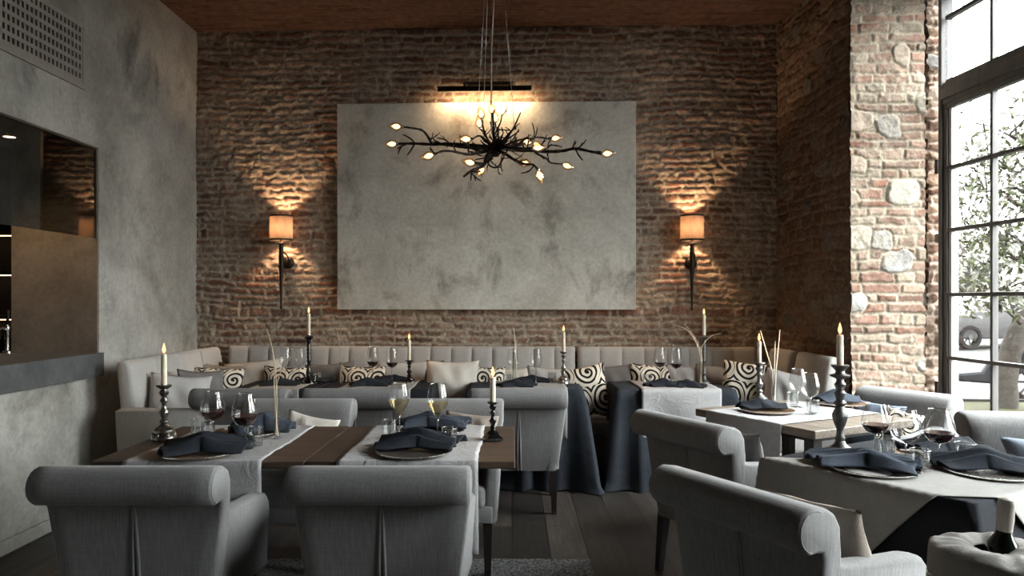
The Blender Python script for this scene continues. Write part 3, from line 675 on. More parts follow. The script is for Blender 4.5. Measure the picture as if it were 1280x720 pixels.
cushion('dark grey cushion behind the light grey one on the left banquette', 'midgrey', Vector((-2.31, 5.42, .70)), .36, .44, .12, (.75, -.66), 16, 6)
cushion('black and cream swirl cushion in the left corner of the banquette', 'swirl', cpx(271, 461, 5.80, .36), .40, .36, .13, (.15, -1), 16, 3)
cushion('taupe cushion peeping over the swirl cushion in the left corner', 'taupe', cpx(272, 456, 6.02, .40), .36, .40, .12, (.2, -1), 14, 6)
cushion('wide cream cushion beside the swirl cushion in the left corner', 'cream', cpx(318, 452, 6.14, .43), .50, .43, .15, (0, -1), 14, -7)
cushion('brown velvet cushion edge behind the wide cream cushion on the left', 'brown', cpx(290, 455, 6.20, .40), .30, .40, .10, (0, -1), 12, 6)
cushion('black and cream swirl cushion behind the tall candlestick on the left', 'swirl', cpx(354, 459, 6.04, .38), .36, .38, .13, (0, -1), 14, 2)
cushion('dark grey cushion leaning right of the tall candlestick on the left', 'midgrey', cpx(412, 455, 6.16, .42), .42, .42, .13, (0, -1), 14, -3)
cushion('black and cream swirl cushion behind the pair of red wines left of centre', 'swirl', cpx(452, 459, 6.06, .38), .38, .38, .13, (0, -1), 14, 2)
cushion('light grey cushion behind the candle left of the big cream cushion', 'lightgrey', cpx(502, 453, 6.16, .42), .44, .42, .13, (0, -1), 14, 0)
cushion('brown velvet cushion edge left of the big cream cushion', 'brown', cpx(534, 453, 6.20, .42), .28, .42, .10, (0, -1), 12, 0)
cushion('big cream cushion showing between two dark-clothed tables in the centre', 'cream', cpx(564, 452, 5.99, .47), .44, .47, .15, (0, -1), 14, 2)
cushion('black and cream swirl cushion right of the big cream cushion', 'swirl', cpx(607, 459, 6.06, .38), .32, .38, .13, (0, -1), 14, 2)
cushion('off-white cushion behind the twig vase at the centre table', 'cream', cpx(644, 461, 6.12, .38), .28, .38, .12, (0, -1), 14, -3)
cushion('light grey cushion left of the candlestick on the centre table', 'lightgrey', cpx(683, 460, 6.10, .38), .34, .38, .12, (0, -1), 14, 3)
cushion('large black and cream swirl cushion in the gap between two dark-clothed tables', 'swirl_big', cpx(733, 459, 5.92, .42), .36, .42, .13, (0, -1), 12, -9)
cushion('dark grey cushion right of the large swirl cushion', 'midgrey', cpx(772, 457, 6.10, .42), .34, .42, .13, (0, -1), 14, -4)
cushion('black and cream swirl cushion behind the red wines on the right dark-clothed table', 'swirl', cpx(817, 457, 6.06, .40), .40, .40, .13, (0, -1), 14, 3)
cushion('light grey cushion behind the candlestick on the right dark-clothed table', 'lightgrey', cpx(857, 457, 6.04, .40), .32, .40, .12, (0, -1), 14, 0)
cushion('taupe cushion right of the candlestick on the right dark-clothed table', 'taupe', cpx(896, 458, 5.96, .40), .34, .40, .13, (-.1, -1), 14, 2)
cushion('large black and cream swirl cushion standing in the right banquette corner', 'swirl_big', cpx(929, 454, 5.70, .40), .34, .40, .13, (-.35, -1), 14, 6)
cushion('taupe cushion right of the swirl cushion in the right banquette corner', 'taupe', cpx(956, 462, 5.66, .36), .30, .36, .12, (-.5, -1), 14, -4)
cushion('light grey cushion behind the twig vase on the pale wooden table', 'lightgrey', cpx(984, 466, 5.42, .36), .36, .36, .13, (-.6, -1), 14, 8)
cushion('cream striped cushion on the chair facing us beside the twig vase', 'cream', Vector((-1.135, 4.03, .640)), .30, .32, .11, (0, -1), 20, 11)
cushion('taupe satin cushion on the chair facing us near the black candlestick', 'taupe', Vector((-.235, 4.03, .645)), .30, .32, .12, (0, -1), 20, 5)
cushion('dark navy cushion on the front chair nearest the left plaster wall', 'navy', Vector((-1.285, 2.80, .575)), .33, .24, .12, (0, 1), 22, 0)
def onchair(x, y, f, fw, side, z): return Vector((x+f[0]*fw-f[1]*side, y+f[1]*fw+f[0]*side, z))
cushion('dark grey cushion on the chair pulled up to the pale wooden table', 'midgrey', onchair(.88, 3.645, FB, .24, -.11, .640), .34, .30, .12, FB, 16, 0)
cushion('plain taupe grey cushion on the chair in the right foreground', 'taupe', onchair(.735, 2.335, FA, .26, -.09, .635), .40, .32, .13, FA, 18, 4)
cushion('long blue grey cushion on the chair facing left by the window', 'bluegrey', onchair(2.52, 4.69, (-.875, -.484), .19, -.06, .63), .36, .30, .13, (-.875, -.484), 18, 0)
cushion('small black and cream swirl cushion on the chair facing left by the window', 'swirl', onchair(2.52, 4.69, (-.875, -.484), .25, .125, .63), .24, .28, .10, (-.80, -.6), 26, 10)
cushion('dark blue cushion on the chair at the right edge of the photo', 'bluegrey', onchair(2.66, 3.74, (-.12, -.99), .22, 0, .62), .44, .30, .15, (-.12, -.99), 30, 0)

# ------------------------------------------------------------------ tables
def rect_table(label, x, y, rz, w, d, mat, name='dining_table', top_t=.045, pedestal=False, h=TABLE, legin=.07, group=None, boards=1):
    t = thing(name, label, 'table', (x, y, 0), rz, group)
    m = MB(); k = d/4
    for i in range(4): m.box(-w/2, w/2, -d/2+i*k+.0012, -d/2+(i+1)*k-.0012, h-top_t, h, .004, 1) if boards == 1 else m.box(-w/2+i*w/4+.0012, -w/2+(i+1)*w/4-.0012, -d/2, d/2, h-top_t, h, .004, 1)
    put('tabletop', m.mesh('tabletop', M[mat]), t)
    if pedestal:
        m = MB(); m.box(-.04, .04, -.14, -.06, .03, h-top_t, .006); put('column', m.mesh('column', M['iron']), t)
        m = MB(); m.box(-.22, .22, -.24, .02, 0, .03, .008); put('base', m.mesh('base', M['iron']), t)
    else:
        m = MB(); a = legin+.02; m.box(-w/2+a, w/2-a, -d/2+a, -d/2+a+.02, h-top_t-.03, h-top_t); m.box(-w/2+a, w/2-a, d/2-a-.02, d/2-a, h-top_t-.03, h-top_t)
        m.box(-w/2+a, -w/2+a+.02, -d/2+a, d/2-a, h-top_t-.03, h-top_t); m.box(w/2-a-.02, w/2-a, -d/2+a, d/2-a, h-top_t-.03, h-top_t); put('apron', m.mesh('apron', M['leg']), t)
        for sx in (-1, 1):
            for sy in (-1, 1): put('leg', MB().taper((sx*(w/2-legin-.03), sy*(d/2-legin-.03), 0), (sx*(w/2-legin-.03), sy*(d/2-legin-.03), h-top_t), .026, .032).mesh('leg', M['leg']), t)
    return t
def tablecloth(label, x, y, rz, w, d, drops, mat, seed, flare=.05, fold=.022, h=TABLE+.004, floor=.008, group=None, dens=7.0, name='tablecloth'):
    """drops: front(-y), right(+x), back(+y), left(-x) lengths; local frame as the table's"""
    rs = random.Random(seed); N_ = 26; vs, fs = [], []
    w2, d2 = w/2+.006, d/2+.006; r = .012
    for i in range(N_+1):
        for j in range(N_+1):
            u, v = -1+2*i/N_, -1+2*j/N_
            vs.append(Vector((u*w2, v*d2, h+.0012*math.sin(7*u+seed)*math.sin(5*v+2*seed))))
    for i in range(N_):
        for j in range(N_): fs.append([i*(N_+1)+j, (i+1)*(N_+1)+j, (i+1)*(N_+1)+j+1, i*(N_+1)+j+1])
    per = [(i, 0) for i in range(N_)]+[(N_, j) for j in range(N_)]+[(i, N_) for i in range(N_, 0, -1)]+[(0, j) for j in range(N_, 0, -1)]
    dr = []
    for k, (i, j) in enumerate(per):
        s = k//N_; q = (k % N_)/N_; dd = drops[s]
        if q < .12: dd = drops[s-1]*(1-(.5+q/.24))+drops[s]*(.5+q/.24) if q < .12 else dd
        if q > .88: dd = drops[s]*(1-(q-.88)/.24)+drops[(s+1) % 4]*((q-.88)/.24)
        dr.append(dd)
    nrm = []
    for k, (i, j) in enumerate(per):
        s = k//N_; q = (k % N_)/N_; b = [(0, -1), (1, 0), (0, 1), (-1, 0)]
        n0 = Vector(b[s])
        if q < .14: n0 = (n0+Vector(b[s-1])*(1-q/.14)).normalized()*(1+.25*(1-q/.14))
        elif q > .86: n0 = (n0+Vector(b[(s+1) % 4])*((q-.86)/.14)).normalized()*(1+.25*((q-.86)/.14))
        nrm.append(n0)
    P = len(per); ph = rs.uniform(0, 6); T = 12; prev = [i*(N_+1)+j for i, j in per]
    for t in range(1, T+1):
        q = t/T; row = []
        for k, (i, j) in enumerate(per):
            b = vs[i*(N_+1)+j]; sd = k/P*2*PI; per_len = 2*(w+d)
            corner = max(0, 1-min(k % N_, N_-(k % N_))/N_*4.5)
            a = fold*q**.8*(math.sin(sd*dens+ph)+.6*math.sin(sd*dens*1.73+ph*2)+.35*math.sin(sd*dens*3.1+1))*(1+1.0*corner)
            out = flare*q*(1+2.2*corner)+a+.012*min(1, q*6)
            z = max(h-dr[k]*q, floor+.004*math.sin(k)); over = max(0, floor-(h-dr[k]*q)); out += over*.8
            row.append(len(vs)); vs.append(Vector((b.x+nrm[k].x*out, b.y+nrm[k].y*out, z-.003*(t == 1))))
        for k in range(P):
            k2 = (k+1) % P; fs.append([prev[k], prev[k2], row[k2], row[k]])
        prev = row
    o = put(name, me_from(name, vs, fs, M[mat], True), None, (x, y, 0), rz)
    return tag(o, label, 'tablecloth', group)
def runner(label, x, y, rz, w, span, d0, d1, mat, seed, h=TABLE+.0025, off=.008, skew=0.0, group='linen table runners', wr=.0016):
    """strip along local y: hangs d0 over the -y edge and d1 over the +y edge"""
    rs = random.Random(seed); pts = []; s2 = span/2+off
    nz = 14
    for k in range(nz, 0, -1): q = k/nz; pts.append((-s2-.012*q-.004, h-d0*q))
    pts.append((-s2+.002, h-.001)); nt = 40
    for k in range(nt+1): pts.append((-s2+.008+(2*s2-.016)*k/nt, h+.001))
    pts.append((s2-.002, h-.001))
    for k in range(1, nz+1): q = k/nz; pts.append((s2+.012*q+.004, h-d1*q))
    n = 28; vs, fs = [], []; ph = [rs.uniform(0, 6) for _ in range(8)]
    for i, (yy, zz) in enumerate(pts):
        for j in range(n+1):
            u = -1+2*j/n; hang = max(0, h-zz)
            ed = .0035*math.sin(yy*11+ph[0])*abs(u)+.0012*math.sin(yy*47+ph[1])*abs(u)
            wv = wr*(math.sin(13*yy+6*u+ph[2])*math.sin(9*u-5*yy+ph[3])+.8*math.sin(31*yy-11*u+ph[4]))
            sway = hang*.10*math.sin(3.4*u+ph[5])*min(1, hang*8)
            vs.append(Vector((u*w/2+skew*yy+ed, yy+(sway-abs(sway)*.2)*(1 if yy > 0 else -1) if hang > .004 else yy, zz+(abs(wv) if hang < .004 else 0))))
    for i in range(len(pts)-1):
        for j in range(n): a = i*(n+1)+j; fs.append([a, a+1, a+n+2, a+n+1])
    o = put('table_runner', me_from('table_runner', vs, fs, M[mat], True), None, (x, y, 0), rz)
    sm = o.modifiers.new('thickness', 'SOLIDIFY'); sm.thickness = .0014; sm.offset = 1
    return tag(o, label, 'table runner', group)
# two brown tables pushed together in front
MT_Y0, MT_Y1 = 3.06, 3.92; my, md = (MT_Y0+MT_Y1)/2, MT_Y1-MT_Y0
rect_table('rough brown wooden table on the left, with the red wine glasses', -1.325, my, 0, .905, md, 'wood', top_t=.03, boards=2, pedestal=True, group='brown wooden tables')
rect_table('rough brown wooden table on the right, with the white wine glasses', -.428, my, 0, .885, md, 'wood', top_t=.03, boards=2, pedestal=True, group='brown wooden tables')
runner('crumpled pale linen runner under the red wine glasses on the brown table', -1.345, my, 0, .585, md, .36, .10, 'runner', 3)
runner('crumpled pale linen runner under the white wine glasses on the brown table', -.44, my, 0, .595, md, .40, .10, 'runner', 8)
# dark-clothed tables along the banquette
rows = [(-1.805, .64, 'left'), (-1.035, .86, 'second'), (.10, .88, 'centre'), (1.245, .89, 'right')]
lab = ['leftmost table of the banquette row', 'table left of the big cream cushion', 'table left of the large swirl cushion', 'table below the right wall lamp']
TY0, TY1 = 5.50, 6.12
for k, (x, w, nm) in enumerate(rows):
    rect_table('dark-clothed '+lab[k]+', standing under its dark cloth', x, (TY0+TY1)/2, 0, w, TY1-TY0, 'wood', pedestal=True, group='tables along the banquette')
    tablecloth(['dark blue grey cloth on the leftmost table of the banquette row', 'dark blue grey cloth on the table left of the big cream cushion', 'dark blue grey cloth falling to the floor between cream and large swirl cushions', 'dark blue grey cloth sweeping to the floor below the right wall lamp'][k],
               x, (TY0+TY1)/2, 0, w-.01, TY1-TY0, (.76, .78, .22, .78), 'navycloth' if k > 1 else 'charcoal', 20+k*5, .03 if k > 1 else .02, .030 if k > 1 else .012, group='dark cloths along the banquette', dens=15.0 if k > 1 else 9.0)
for k, (x, w, d0, s) in enumerate(((-1.80, .40, .33, 31), (-1.04, .56, .33, 35), (.135, .565, .37, 38), (1.275, .60, .36, 44))):
    runner(['pale linen runner under the tall candlestick on the leftmost back table', 'pale linen runner under the two red wines left of the big cream cushion', 'pale linen runner on the table in front of the whole chair back', 'pale linen runner hanging over the front of the right dark-clothed table'][k],
           x, (TY0+TY1)/2, 0, w, TY1-TY0, d0, .08, 'topper' if k < 3 else 'runner', s, h=TABLE+.0075, off=.045)
# pale wooden table on the right
Bc = Vector((1.57, 3.77)); c2 = Bc-e1*.45+e2*.41; rz2 = math.atan2(e2.y, e2.x)
rect_table('weathered pale wooden table on dark legs, in the right middle ground', c2.x, c2.y, rz2, .82, .90, 'woodpale', top_t=.045, legin=.05)
rc2 = Bc-e1*.50+e2*.41
runner('pale linen runner across the weathered wooden table, hanging on its left side', rc2.x, rc2.y, rz2+PI/2+PI, .58, .82, .34, .05, 'runner', 51)
# cloth-covered table in the right foreground
A32 = math.radians(32); f1 = Vector((math.sin(A32), -math.cos(A32))); f2 = Vector((math.cos(A32), math.sin(A32)))
Nc = Vector((1.53, 2.41)); c3 = Nc-f1*.41+f2*.40; rz3 = A32
rect_table('table under dark cloth and grey overlay in the right foreground', c3.x, c3.y, rz3, .80, .82, 'wood', pedestal=False)
tablecloth('near black cloth hanging to the floor on the right foreground table', c3.x, c3.y, rz3, .80, .82, (.72, .72, .72, .72), 'charcoal', 61, .03, .014)
def overlay(label, c, rz, w, d, hl, hw, ang, shift, h, mat):
    """long cloth laid askew over the table; what reaches past an edge hangs down"""
    n = 56; vs, fs = [], []; w2, d2 = w/2+.022, d/2+.022
    for i in range(n+1):
        for j in range(n+1):
            a, b = (-1+2*i/n)*hl, (-1+2*j/n)*hw
            x, y = a*math.cos(ang)-b*math.sin(ang)+shift[0], a*math.sin(ang)+b*math.cos(ang)+shift[1]; z = h+.0015*math.sin(15*x)*math.sin(13*y+1)
            ox, oy = max(0, abs(x)-w2), max(0, abs(y)-d2)
            if ox > 0 or oy > 0:
                drop = math.hypot(ox, oy); z = h-drop; s = .10*drop+.008*math.sin(22*(y if ox > 0 else x))*min(1, drop*6)
                if ox > 0: x = math.copysign(w2+s+.004, x)
                if oy > 0: y = math.copysign(d2+s+.004, y)
            vs.append(Vector((x, y, z)))
    for i in range(n):
        for j in range(n): q = i*(n+1)+j; fs.append([q, q+1, q+n+2, q+n+1])
    o = put('table_overlay', me_from('table_overlay', vs, fs, M[mat], True), None, (c.x, c.y, 0), rz)
    sm = o.modifiers.new('thickness', 'SOLIDIFY'); sm.thickness = .002; sm.offset = 1
    return tag(o, label, 'tablecloth')
sv = Matrix.Rotation(-rz3, 2) @ Vector((1.50-c3.x, 2.765-c3.y))
overlay('wide grey linen runner laid askew over the dark cloth of the right foreground table', c3, rz3, .80, .82, .86, .275, math.radians(-9)-rz3, sv, TABLE+.009, 'topper')

# ------------------------------------------------------------------ tableware
TOPZ = TABLE+.006
def spot(px, py, Z=TOPZ): p = onplane(px, py, Z); return Vector((p[0], p[1], Z))
def bowl_prof(kind, H):
    if kind == 'burgundy': P = [(.003, .40), (.018, .415), (.036, .45), (.050, .52), (.0575, .60), (.058, .66), (.055, .74), (.049, .84), (.042, .94), (.039, 1.0)]
    elif kind == 'tulip': P = [(.003, .42), (.010, .44), (.022, .50), (.036, .585), (.0465, .665), (.050, .72), (.049, .80), (.044, .90), (.038, 1.0)]
    else: P = [(.003, .46), (.015, .475), (.030, .51), (.041, .58), (.045, .66), (.044, .76), (.039, .88), (.034, 1.0)]
    return [(r, z*H) for r, z in P]
GM = {}
def glass_meshes(kind, H, sc, wine, level):
    key = (kind, H, sc, wine, level)
    if key in GM: return GM[key]
    bp = [(r*sc, z) for r, z in bowl_prof(kind, H)]; z0 = bp[0][1]
    D = {'bowl': MB().lathe([(0, z0-.002)]+bp, 28, cap=False).mesh('bowl', M['glass'], True)}
    D['stem'] = MB().lathe([(.006, .006), (.0038, .03), (.0034, z0*.6), (.0036, z0-.012), (.006, z0)], 12).mesh('stem', M['stem'], True)
    D['foot'] = MB().lathe([(0, 0), (.036*sc, 0), (.037*sc, .0015), (.02*sc, .004), (.006, .008), (0, .008)], 24).mesh('foot', M['stem'], auto=50)
    rt_ = bp[-1][0]; D['rim'] = MB().lathe([(rt_-.0010, H-.0008), (rt_+.0010, H-.0008), (rt_+.0010, H+.0010), (rt_-.0010, H+.0010), (rt_-.0010, H-.0008)], 28, cap=False).mesh('rim', M['stem'], True)
    if wine:
        zl = H*level; pr = [(0, z0+.0008)]
        for (r0, a), (r1, b) in zip(bp, bp[1:]):
            pr.append((max(r0-.0012, .001), a+.0008))
            if b >= zl: t = (zl-a)/(b-a); pr.append((r0+(r1-r0)*t-.0012, zl)); break
        pr.append((0, zl)); D['wine'] = MB().lathe(pr, 28, cap=False).mesh('wine', M[wine], auto=50)
    GM[key] = D; return D
def wineglass(label, px, py, top, kind='burgundy', sc=1.0, wine=None, level=.55, group='wine glasses'):
    p = spot(px, py); H = zat(top, p.y)-TOPZ; H = round(min(max(H, .19), .29), 2)
    t = thing('wine_glass', label, 'glass', p, 0, group)
    for k, me in glass_meshes(kind, H, sc, wine, level).items(): put(k, me, t)
def tumbler(label, px, py, sc=1.0, group='water tumblers'):
    p = spot(px, py); t = thing('tumbler', label, 'glass', p, 0, group); key = ('tum', sc)
    if key not in GM:
        GM[key] = {'tumbler_body': MB().lathe([(0, 0), (.034*sc, 0), (.036*sc, .003), (.0395*sc, .086), (.0375*sc, .086), (.0335*sc, .012), (0, .010)], 28, cap=False).mesh('tumbler_body', M['tumbler'], auto=40),
                   'tumbler_rim': MB().lathe([(.0375*sc, .0855), (.0395*sc, .0855), (.0395*sc, .0872), (.0375*sc, .0872), (.0375*sc, .0855)], 28, cap=False).mesh('tumbler_rim', M['stem'], True)}
    for k, me in GM[key].items(): put(k, me, t)
PL = {}
def plate(label, px, py, mat='plate_wood', r=.165, group='charger plates'):
    p = spot(px, py); key = (mat, r)
    if key not in PL: PL[key] = MB().lathe([(0, .001), (r*.60, .0), (r*.93, .006), (r, .0135), (r*.985, .0165), (r*.90, .010), (r*.62, .0055), (0, .005)], 40, cap=False).mesh('plate', M[mat], True), MB().lathe([(r*.985, .0135), (r+.0025, .0135), (r+.0025, .0175), (r*.985, .0175), (r*.985, .0135)], 40, cap=False).mesh('rim', M['silver'], auto=40)
    t = thing('plate', label, 'plate', p, 0, group); put('dish', PL[key][0], t); put('rim', PL[key][1], t); return p
def napkin_mesh(Ln, W, seed, folds, fan=.55, high=.032, curl=.02):
    rs = random.Random(seed); ph = rs.uniform(0, 6); pin = rs.uniform(.38, .56); nu, nv = 44, 64; vs, fs = [], []
    amp = [rs.uniform(.65, 1.15) for _ in range(folds+2)]
    for i in range(nu+1):
        for j in range(nv+1):
            u, v = i/nu, j/nv; a = v-.5
            sp = abs(u-pin)/max(pin, 1-pin); wid = W*(1-fan+fan*min(1, sp*1.25)**1.1)*(1.08 if u > pin else .92)
            f = v*folds+.22*math.sin(3.2*u+ph)*(v*(1-v)*4); k = int(f); tri = abs((f-k)*2-1)             # 1 in the valleys, 0 on the ridges
            ridge = (1-tri**1.15)**.85*amp[min(k, folds)]
            lean = .042*math.sin(PI*(f-k))*(.4+.6*sp)                                                   # pleats tip over to one side
            skew = .55*(v-.5)*Ln*.30*(u-.5)
            x = (u-.5)*Ln*(1-.10*abs(a))+.020*math.sin(7*a+ph)*(2*u-1)**3+skew
            y = a*wid+lean+.018*math.sin(3*u+ph)
            env = (.55+.45*math.sin(PI*min(1, u*1.1)))*(1.12-.35*sp)
            z = .004+high*env*ridge+curl*math.exp(-((u-pin)/.17)**2)*(1-(2*a)**2)*.8+.004*math.sin(9*u+6*v+ph)
            z *= 1-.55*abs(2*a)**8
            vs.append((x, y, max(z, .001)))
    for i in range(nu):
        for j in range(nv): q = i*(nv+1)+j; fs.append([q, q+1, q+nv+2, q+nv+1])
    return me_from('napkin', vs, fs, M['navy'], True)
NS = [0]
def napkin(label, px, py, deg, Ln=.30, W=.17, mat='navy', folds=3, lift=.017, group='folded linen napkins', **kw):
    NS[0] += 1; p = spot(px, py); me = napkin_mesh(Ln, W, NS[0]*7+3, folds, **kw); me.materials[0] = M[mat]
    o = put('napkin', me, None, (p.x, p.y, p.z+lift), math.radians(deg))
    sm = o.modifiers.new('thickness', 'SOLIDIFY'); sm.thickness = .006; sm.offset = 1
    return tag(o, label, 'napkin', group)
# candlesticks: turned profiles as (radius, height) of a unit-high stick with unit base radius
ST = {
 'baluster': [(0, 0), (1, 0), (1, .03), (.90, .07), (.80, .10), (.86, .13), (.80, .17), (.55, .21), (.32, .25), (.26, .28), (.36, .31), (.36, .33), (.22, .36), (.24, .40), (.40, .47), (.42, .50), (.26, .54), (.18, .60), (.20, .66), (.32, .70), (.32, .72), (.19, .75), (.19, .78), (.36, .83), (.40, .87), (.26, .90), (.26, .92), (.58, .965), (.62, .985), (.58, 1.0), (.22, 1.0), (.20, .99), (0, .99)],
 'tall': [(0, 0), (1, 0), (1, .02), (.85, .045), (.60, .07), (.36, .10), (.26, .14), (.30, .17), (.22, .20), (.20, .27), (.34, .33), (.44, .40), (.46, .44), (.34, .49), (.22, .53), (.36, .56), (.36, .575), (.22, .60), (.30, .66), (.34, .68), (.22, .71), (.30, .76), (.34, .78), (.22, .81), (.22, .84), (.58, .87), (.60, .885), (.30, .90), (.26, .93), (.34, .95), (.52, .985), (.52, 1.0), (.24, 1.0), (.22, .99), (0, .99)],
 'slender': [(0, 0), (1, 0), (1, .02), (.9, .05), (.60, .08), (.38, .12), (.28, .18), (.40, .21), (.26, .24), (.24, .34), (.22, .44), (.34, .47), (.24, .50), (.32, .55), (.22, .58), (.32, .63), (.22, .66), (.32, .71), (.22, .74), (.32, .79), (.22, .82), (.34, .87), (.26, .90), (.62, .95), (.66, .97), (.40, .98), (.40, 1.0), (.24, 1.0), (.22, .99), (0, .99)],
}
CSM = {}
def candlestick(label, px, py, top, ctop, style, rb, mat, clabel, square=False, cr=.0138):
    p = spot(px, py, TOPZ); H = zat(top, p.y)-TOPZ; Hc = zat(ctop, p.y)-zat(top, p.y)
    t = thing('candlestick', label, 'candlestick', p, .3, 'pewter candlesticks')
    pr = [(r*rb, z*H) for r, z in ST[style]]
    ks = 7; kt = len(pr)-9
    if square:
        m = MB()
        for a, b, z0, z1 in ((1, .92, 0, .05), (.92, .62, .05, .12), (.62, .34, .12, .24)): m.taper((0, 0, z0*H), (0, 0, z1*H), rb*a*.95, rb*b*.95)
        put('base', m.mesh('base', M[mat], auto=30), t)
    else:
        m = MB().lathe(pr[:ks]+[(0, pr[ks-1][1])], 24)
        if style == 'baluster':
            for k in range(6):
                a = k*PI/3; m.lathe([(0, 0), (.17*rb, .0), (.22*rb, .05*H), (.12*rb, .12*H), (0, .14*H)], 8, c=(rb*.80*math.cos(a), rb*.80*math.sin(a), 0))
        put('base', m.mesh('base', M[mat], auto=50), t)
    put('shaft', MB().lathe(pr[ks-1:kt+1], 20).mesh('shaft', M[mat], auto=50), t)
    put('drip_pan', MB().lathe(pr[kt:], 22).mesh('drip_pan', M[mat], auto=50), t)
    z0 = TOPZ+H*.99+.0015
    c = thing('candle', clabel, 'candle', (p.x, p.y, z0), 0, 'lit dinner candles'); h = Hc+.01*H
    put('candle_stick', MB().lathe([(0, 0), (cr, 0), (cr*.96, h*.93), (cr*.86, h), (cr*.5, h-.003), (0, h-.004)], 16).mesh('candle_stick', M['wax'], auto=50), c)
    put('wick', MB().tube([(0, 0, h-.004), (.001, 0, h+.004), (.002, 0, h+.009)], .0011, 6).mesh('wick', M['wick']), c)
    fh = .056; put('flame', MB().lathe([(0, h+.004), (.0055, h+.009), (.0082, h+.018), (.0070, h+.030), (.0036, h+.044), (0, h+fh)], 12).mesh('flame', M['flame'], True), c)
    ld = bpy.data.lights.new('candle_light', 'POINT'); ld.energy = .35; ld.color = (1, .62, .30); ld.shadow_soft_size = .008
    lo = link(bpy.data.objects.new('candle_light', ld), c); lo.location = (0, 0, h+.07)
candlestick('old pewter candlestick on the brown table, left of the red wine glasses', 205, 548, 481, 443, 'baluster', .058, 'pewter', 'lit ivory candle in the pewter candlestick on the brown table, nearest the left plaster wall')
candlestick('black metal candlestick with a stepped square base at the right end of the brown table', 616, 549, 502, 472, 'baluster', .044, 'blackpewter', 'lit ivory candle in the black candlestick at the right end of the brown table', True)
candlestick('tall slender dark candlestick on the leftmost back table, below the left wall lamp', 386, 479.5, 419, 392, 'slender', .058, 'blackpewter', 'lit ivory candle in the tall candlestick below the left wall lamp')
candlestick('short pewter candlestick left of the big cream cushion', 511.5, 478, 450, 425, 'baluster', .052, 'blackpewter', 'lit ivory candle in front of the painting, left of the big cream cushion')
candlestick('pewter candlestick at the right end of the centre table, beside the large swirl cushion', 704.5, 479.5, 439, 415, 'baluster', .050, 'pewter', 'lit ivory candle beside the large swirl cushion, right below the painting')
candlestick('tall slender grey candlestick on the right dark-clothed table, below the right wall lamp', 880, 479.5, 419, 394, 'slender', .055, 'greypewter', 'lit ivory candle in the tall candlestick below the right wall lamp')
candlestick('pewter candlestick on the far edge of the weathered pale wooden table', 949, 505.5, 453, 427, 'baluster', .062, 'greypewter', 'lit ivory candle on the weathered pale wooden table beside the twig vase')
candlestick('large grey turned candlestick on the far corner of the right foreground table', 1050, 566, 456, 419, 'tall', .072, 'greypewter', 'lit ivory candle in the large turned candlestick, against the lit pillar', cr=.0145)

# brown table, left setting
plate('brown charger plate under the front napkin, by the pewter candlestick', 250, 568)
plate('brown charger plate under the far napkin behind the red wine glasses', 307, 543)
napkin('dark navy napkin draped on the front plate by the pewter candlestick', 258, 567, 16, .36, .26, 'navy', 4, high=.050, fan=.6)
napkin('slate blue napkin behind the red wine glasses on the brown table', 328, 542, 20, .30, .22, 'slate', 4, high=.060, fan=.6)
wineglass('red wine glass on the brown table, nearer the pewter candlestick', 266, 549, 489, 'burgundy', 1.0, 'redwine', .60)
wineglass('red wine glass on the brown table, nearer the twig vase', 306, 561, 493, 'burgundy', 1.0, 'redwine', .60)
tumbler('water tumbler on the brown table right of the pewter candlestick, further left of two', 247, 546, .82)
tumbler('water tumbler on the brown table left of the first red wine stem', 260, 548, .82)
tumbler('water tumbler on the brown table left of the twig vase', 319, 557, .95)
# brown table, right setting
plate('dark charger plate in front of the white wine glasses', 518, 567, 'plate_dark')
plate('dark charger plate behind the white wine glasses', 540, 541, 'plate_dark')
napkin('dark navy napkin folded on the front plate before the white wine glasses', 522, 562, -6, .36, .22, 'navy', 4, high=.052, fan=.6)
napkin('slate blue napkin on the plate behind the white wine glasses', 543, 537, 6, .36, .20, 'slate', 5, high=.055, fan=.6)
wineglass('white wine glass on the brown table, left one of the pair', 499, 549, 479, 'tulip', 1.0, 'whitewine', .695)
wineglass('white wine glass on the brown table, right one, nearer the black candlestick', 547, 555, 479, 'tulip', 1.0, 'whitewine', .695)
tumbler('water tumbler left of the white wine glasses', 487, 547, .95)
tumbler('water tumbler right of the white wine glasses', 562, 558, .95)
# back tables
wineglass('empty wine glass under the left wall lamp, left of the pair', 357, 480, 435, 'plain', 1.15)
wineglass('empty wine glass beside the tall candlestick under the left wall lamp', 374, 478, 435, 'plain', 1.15)
tumbler('water tumbler right of the tall candlestick on the leftmost back table', 396, 479.5, .9)
napkin('charcoal napkin at the front of the leftmost back table', 350, 482, 8, .30, .15, 'navy', 3, lift=.004)
napkin('charcoal napkin at the far side of the leftmost back table', 393, 477.5, 12, .28, .14, 'navy', 3, lift=.004)
wineglass('left red wine glass of the pair beside the short candlestick', 466, 479, 434, 'plain', 1.12, 'redwine', .60)
wineglass('red wine glass next to the short candlestick below the painting', 490, 480.5, 434, 'plain', 1.12, 'redwine', .60)
napkin('charcoal napkin at the front of the table left of the big cream cushion', 463, 483, 4, .30, .15, 'navy', 3, lift=.004)
napkin('charcoal napkin beside the short candlestick left of the big cream cushion', 491, 477.5, 14, .28, .14, 'navy', 3, lift=.004)
wineglass('empty wine glass at the centre table, behind the twigs', 641, 480, 436, 'plain', 1.05)
wineglass('empty wine glass at the centre table, right of the twigs', 670, 480, 436, 'plain', 1.10)
tumbler('water tumbler on the centre table left of the twigs', 634, 481.5, .85)
tumbler('water tumbler on the centre table near the candlestick', 690, 479, .85)
napkin('charcoal napkin at the front of the centre table below the twigs', 646, 484, 4, .28, .14, 'navy', 3, lift=.004)
napkin('charcoal napkin at the far side of the centre table near the candlestick', 668, 478, 12, .28, .14, 'navy', 3, lift=.004)
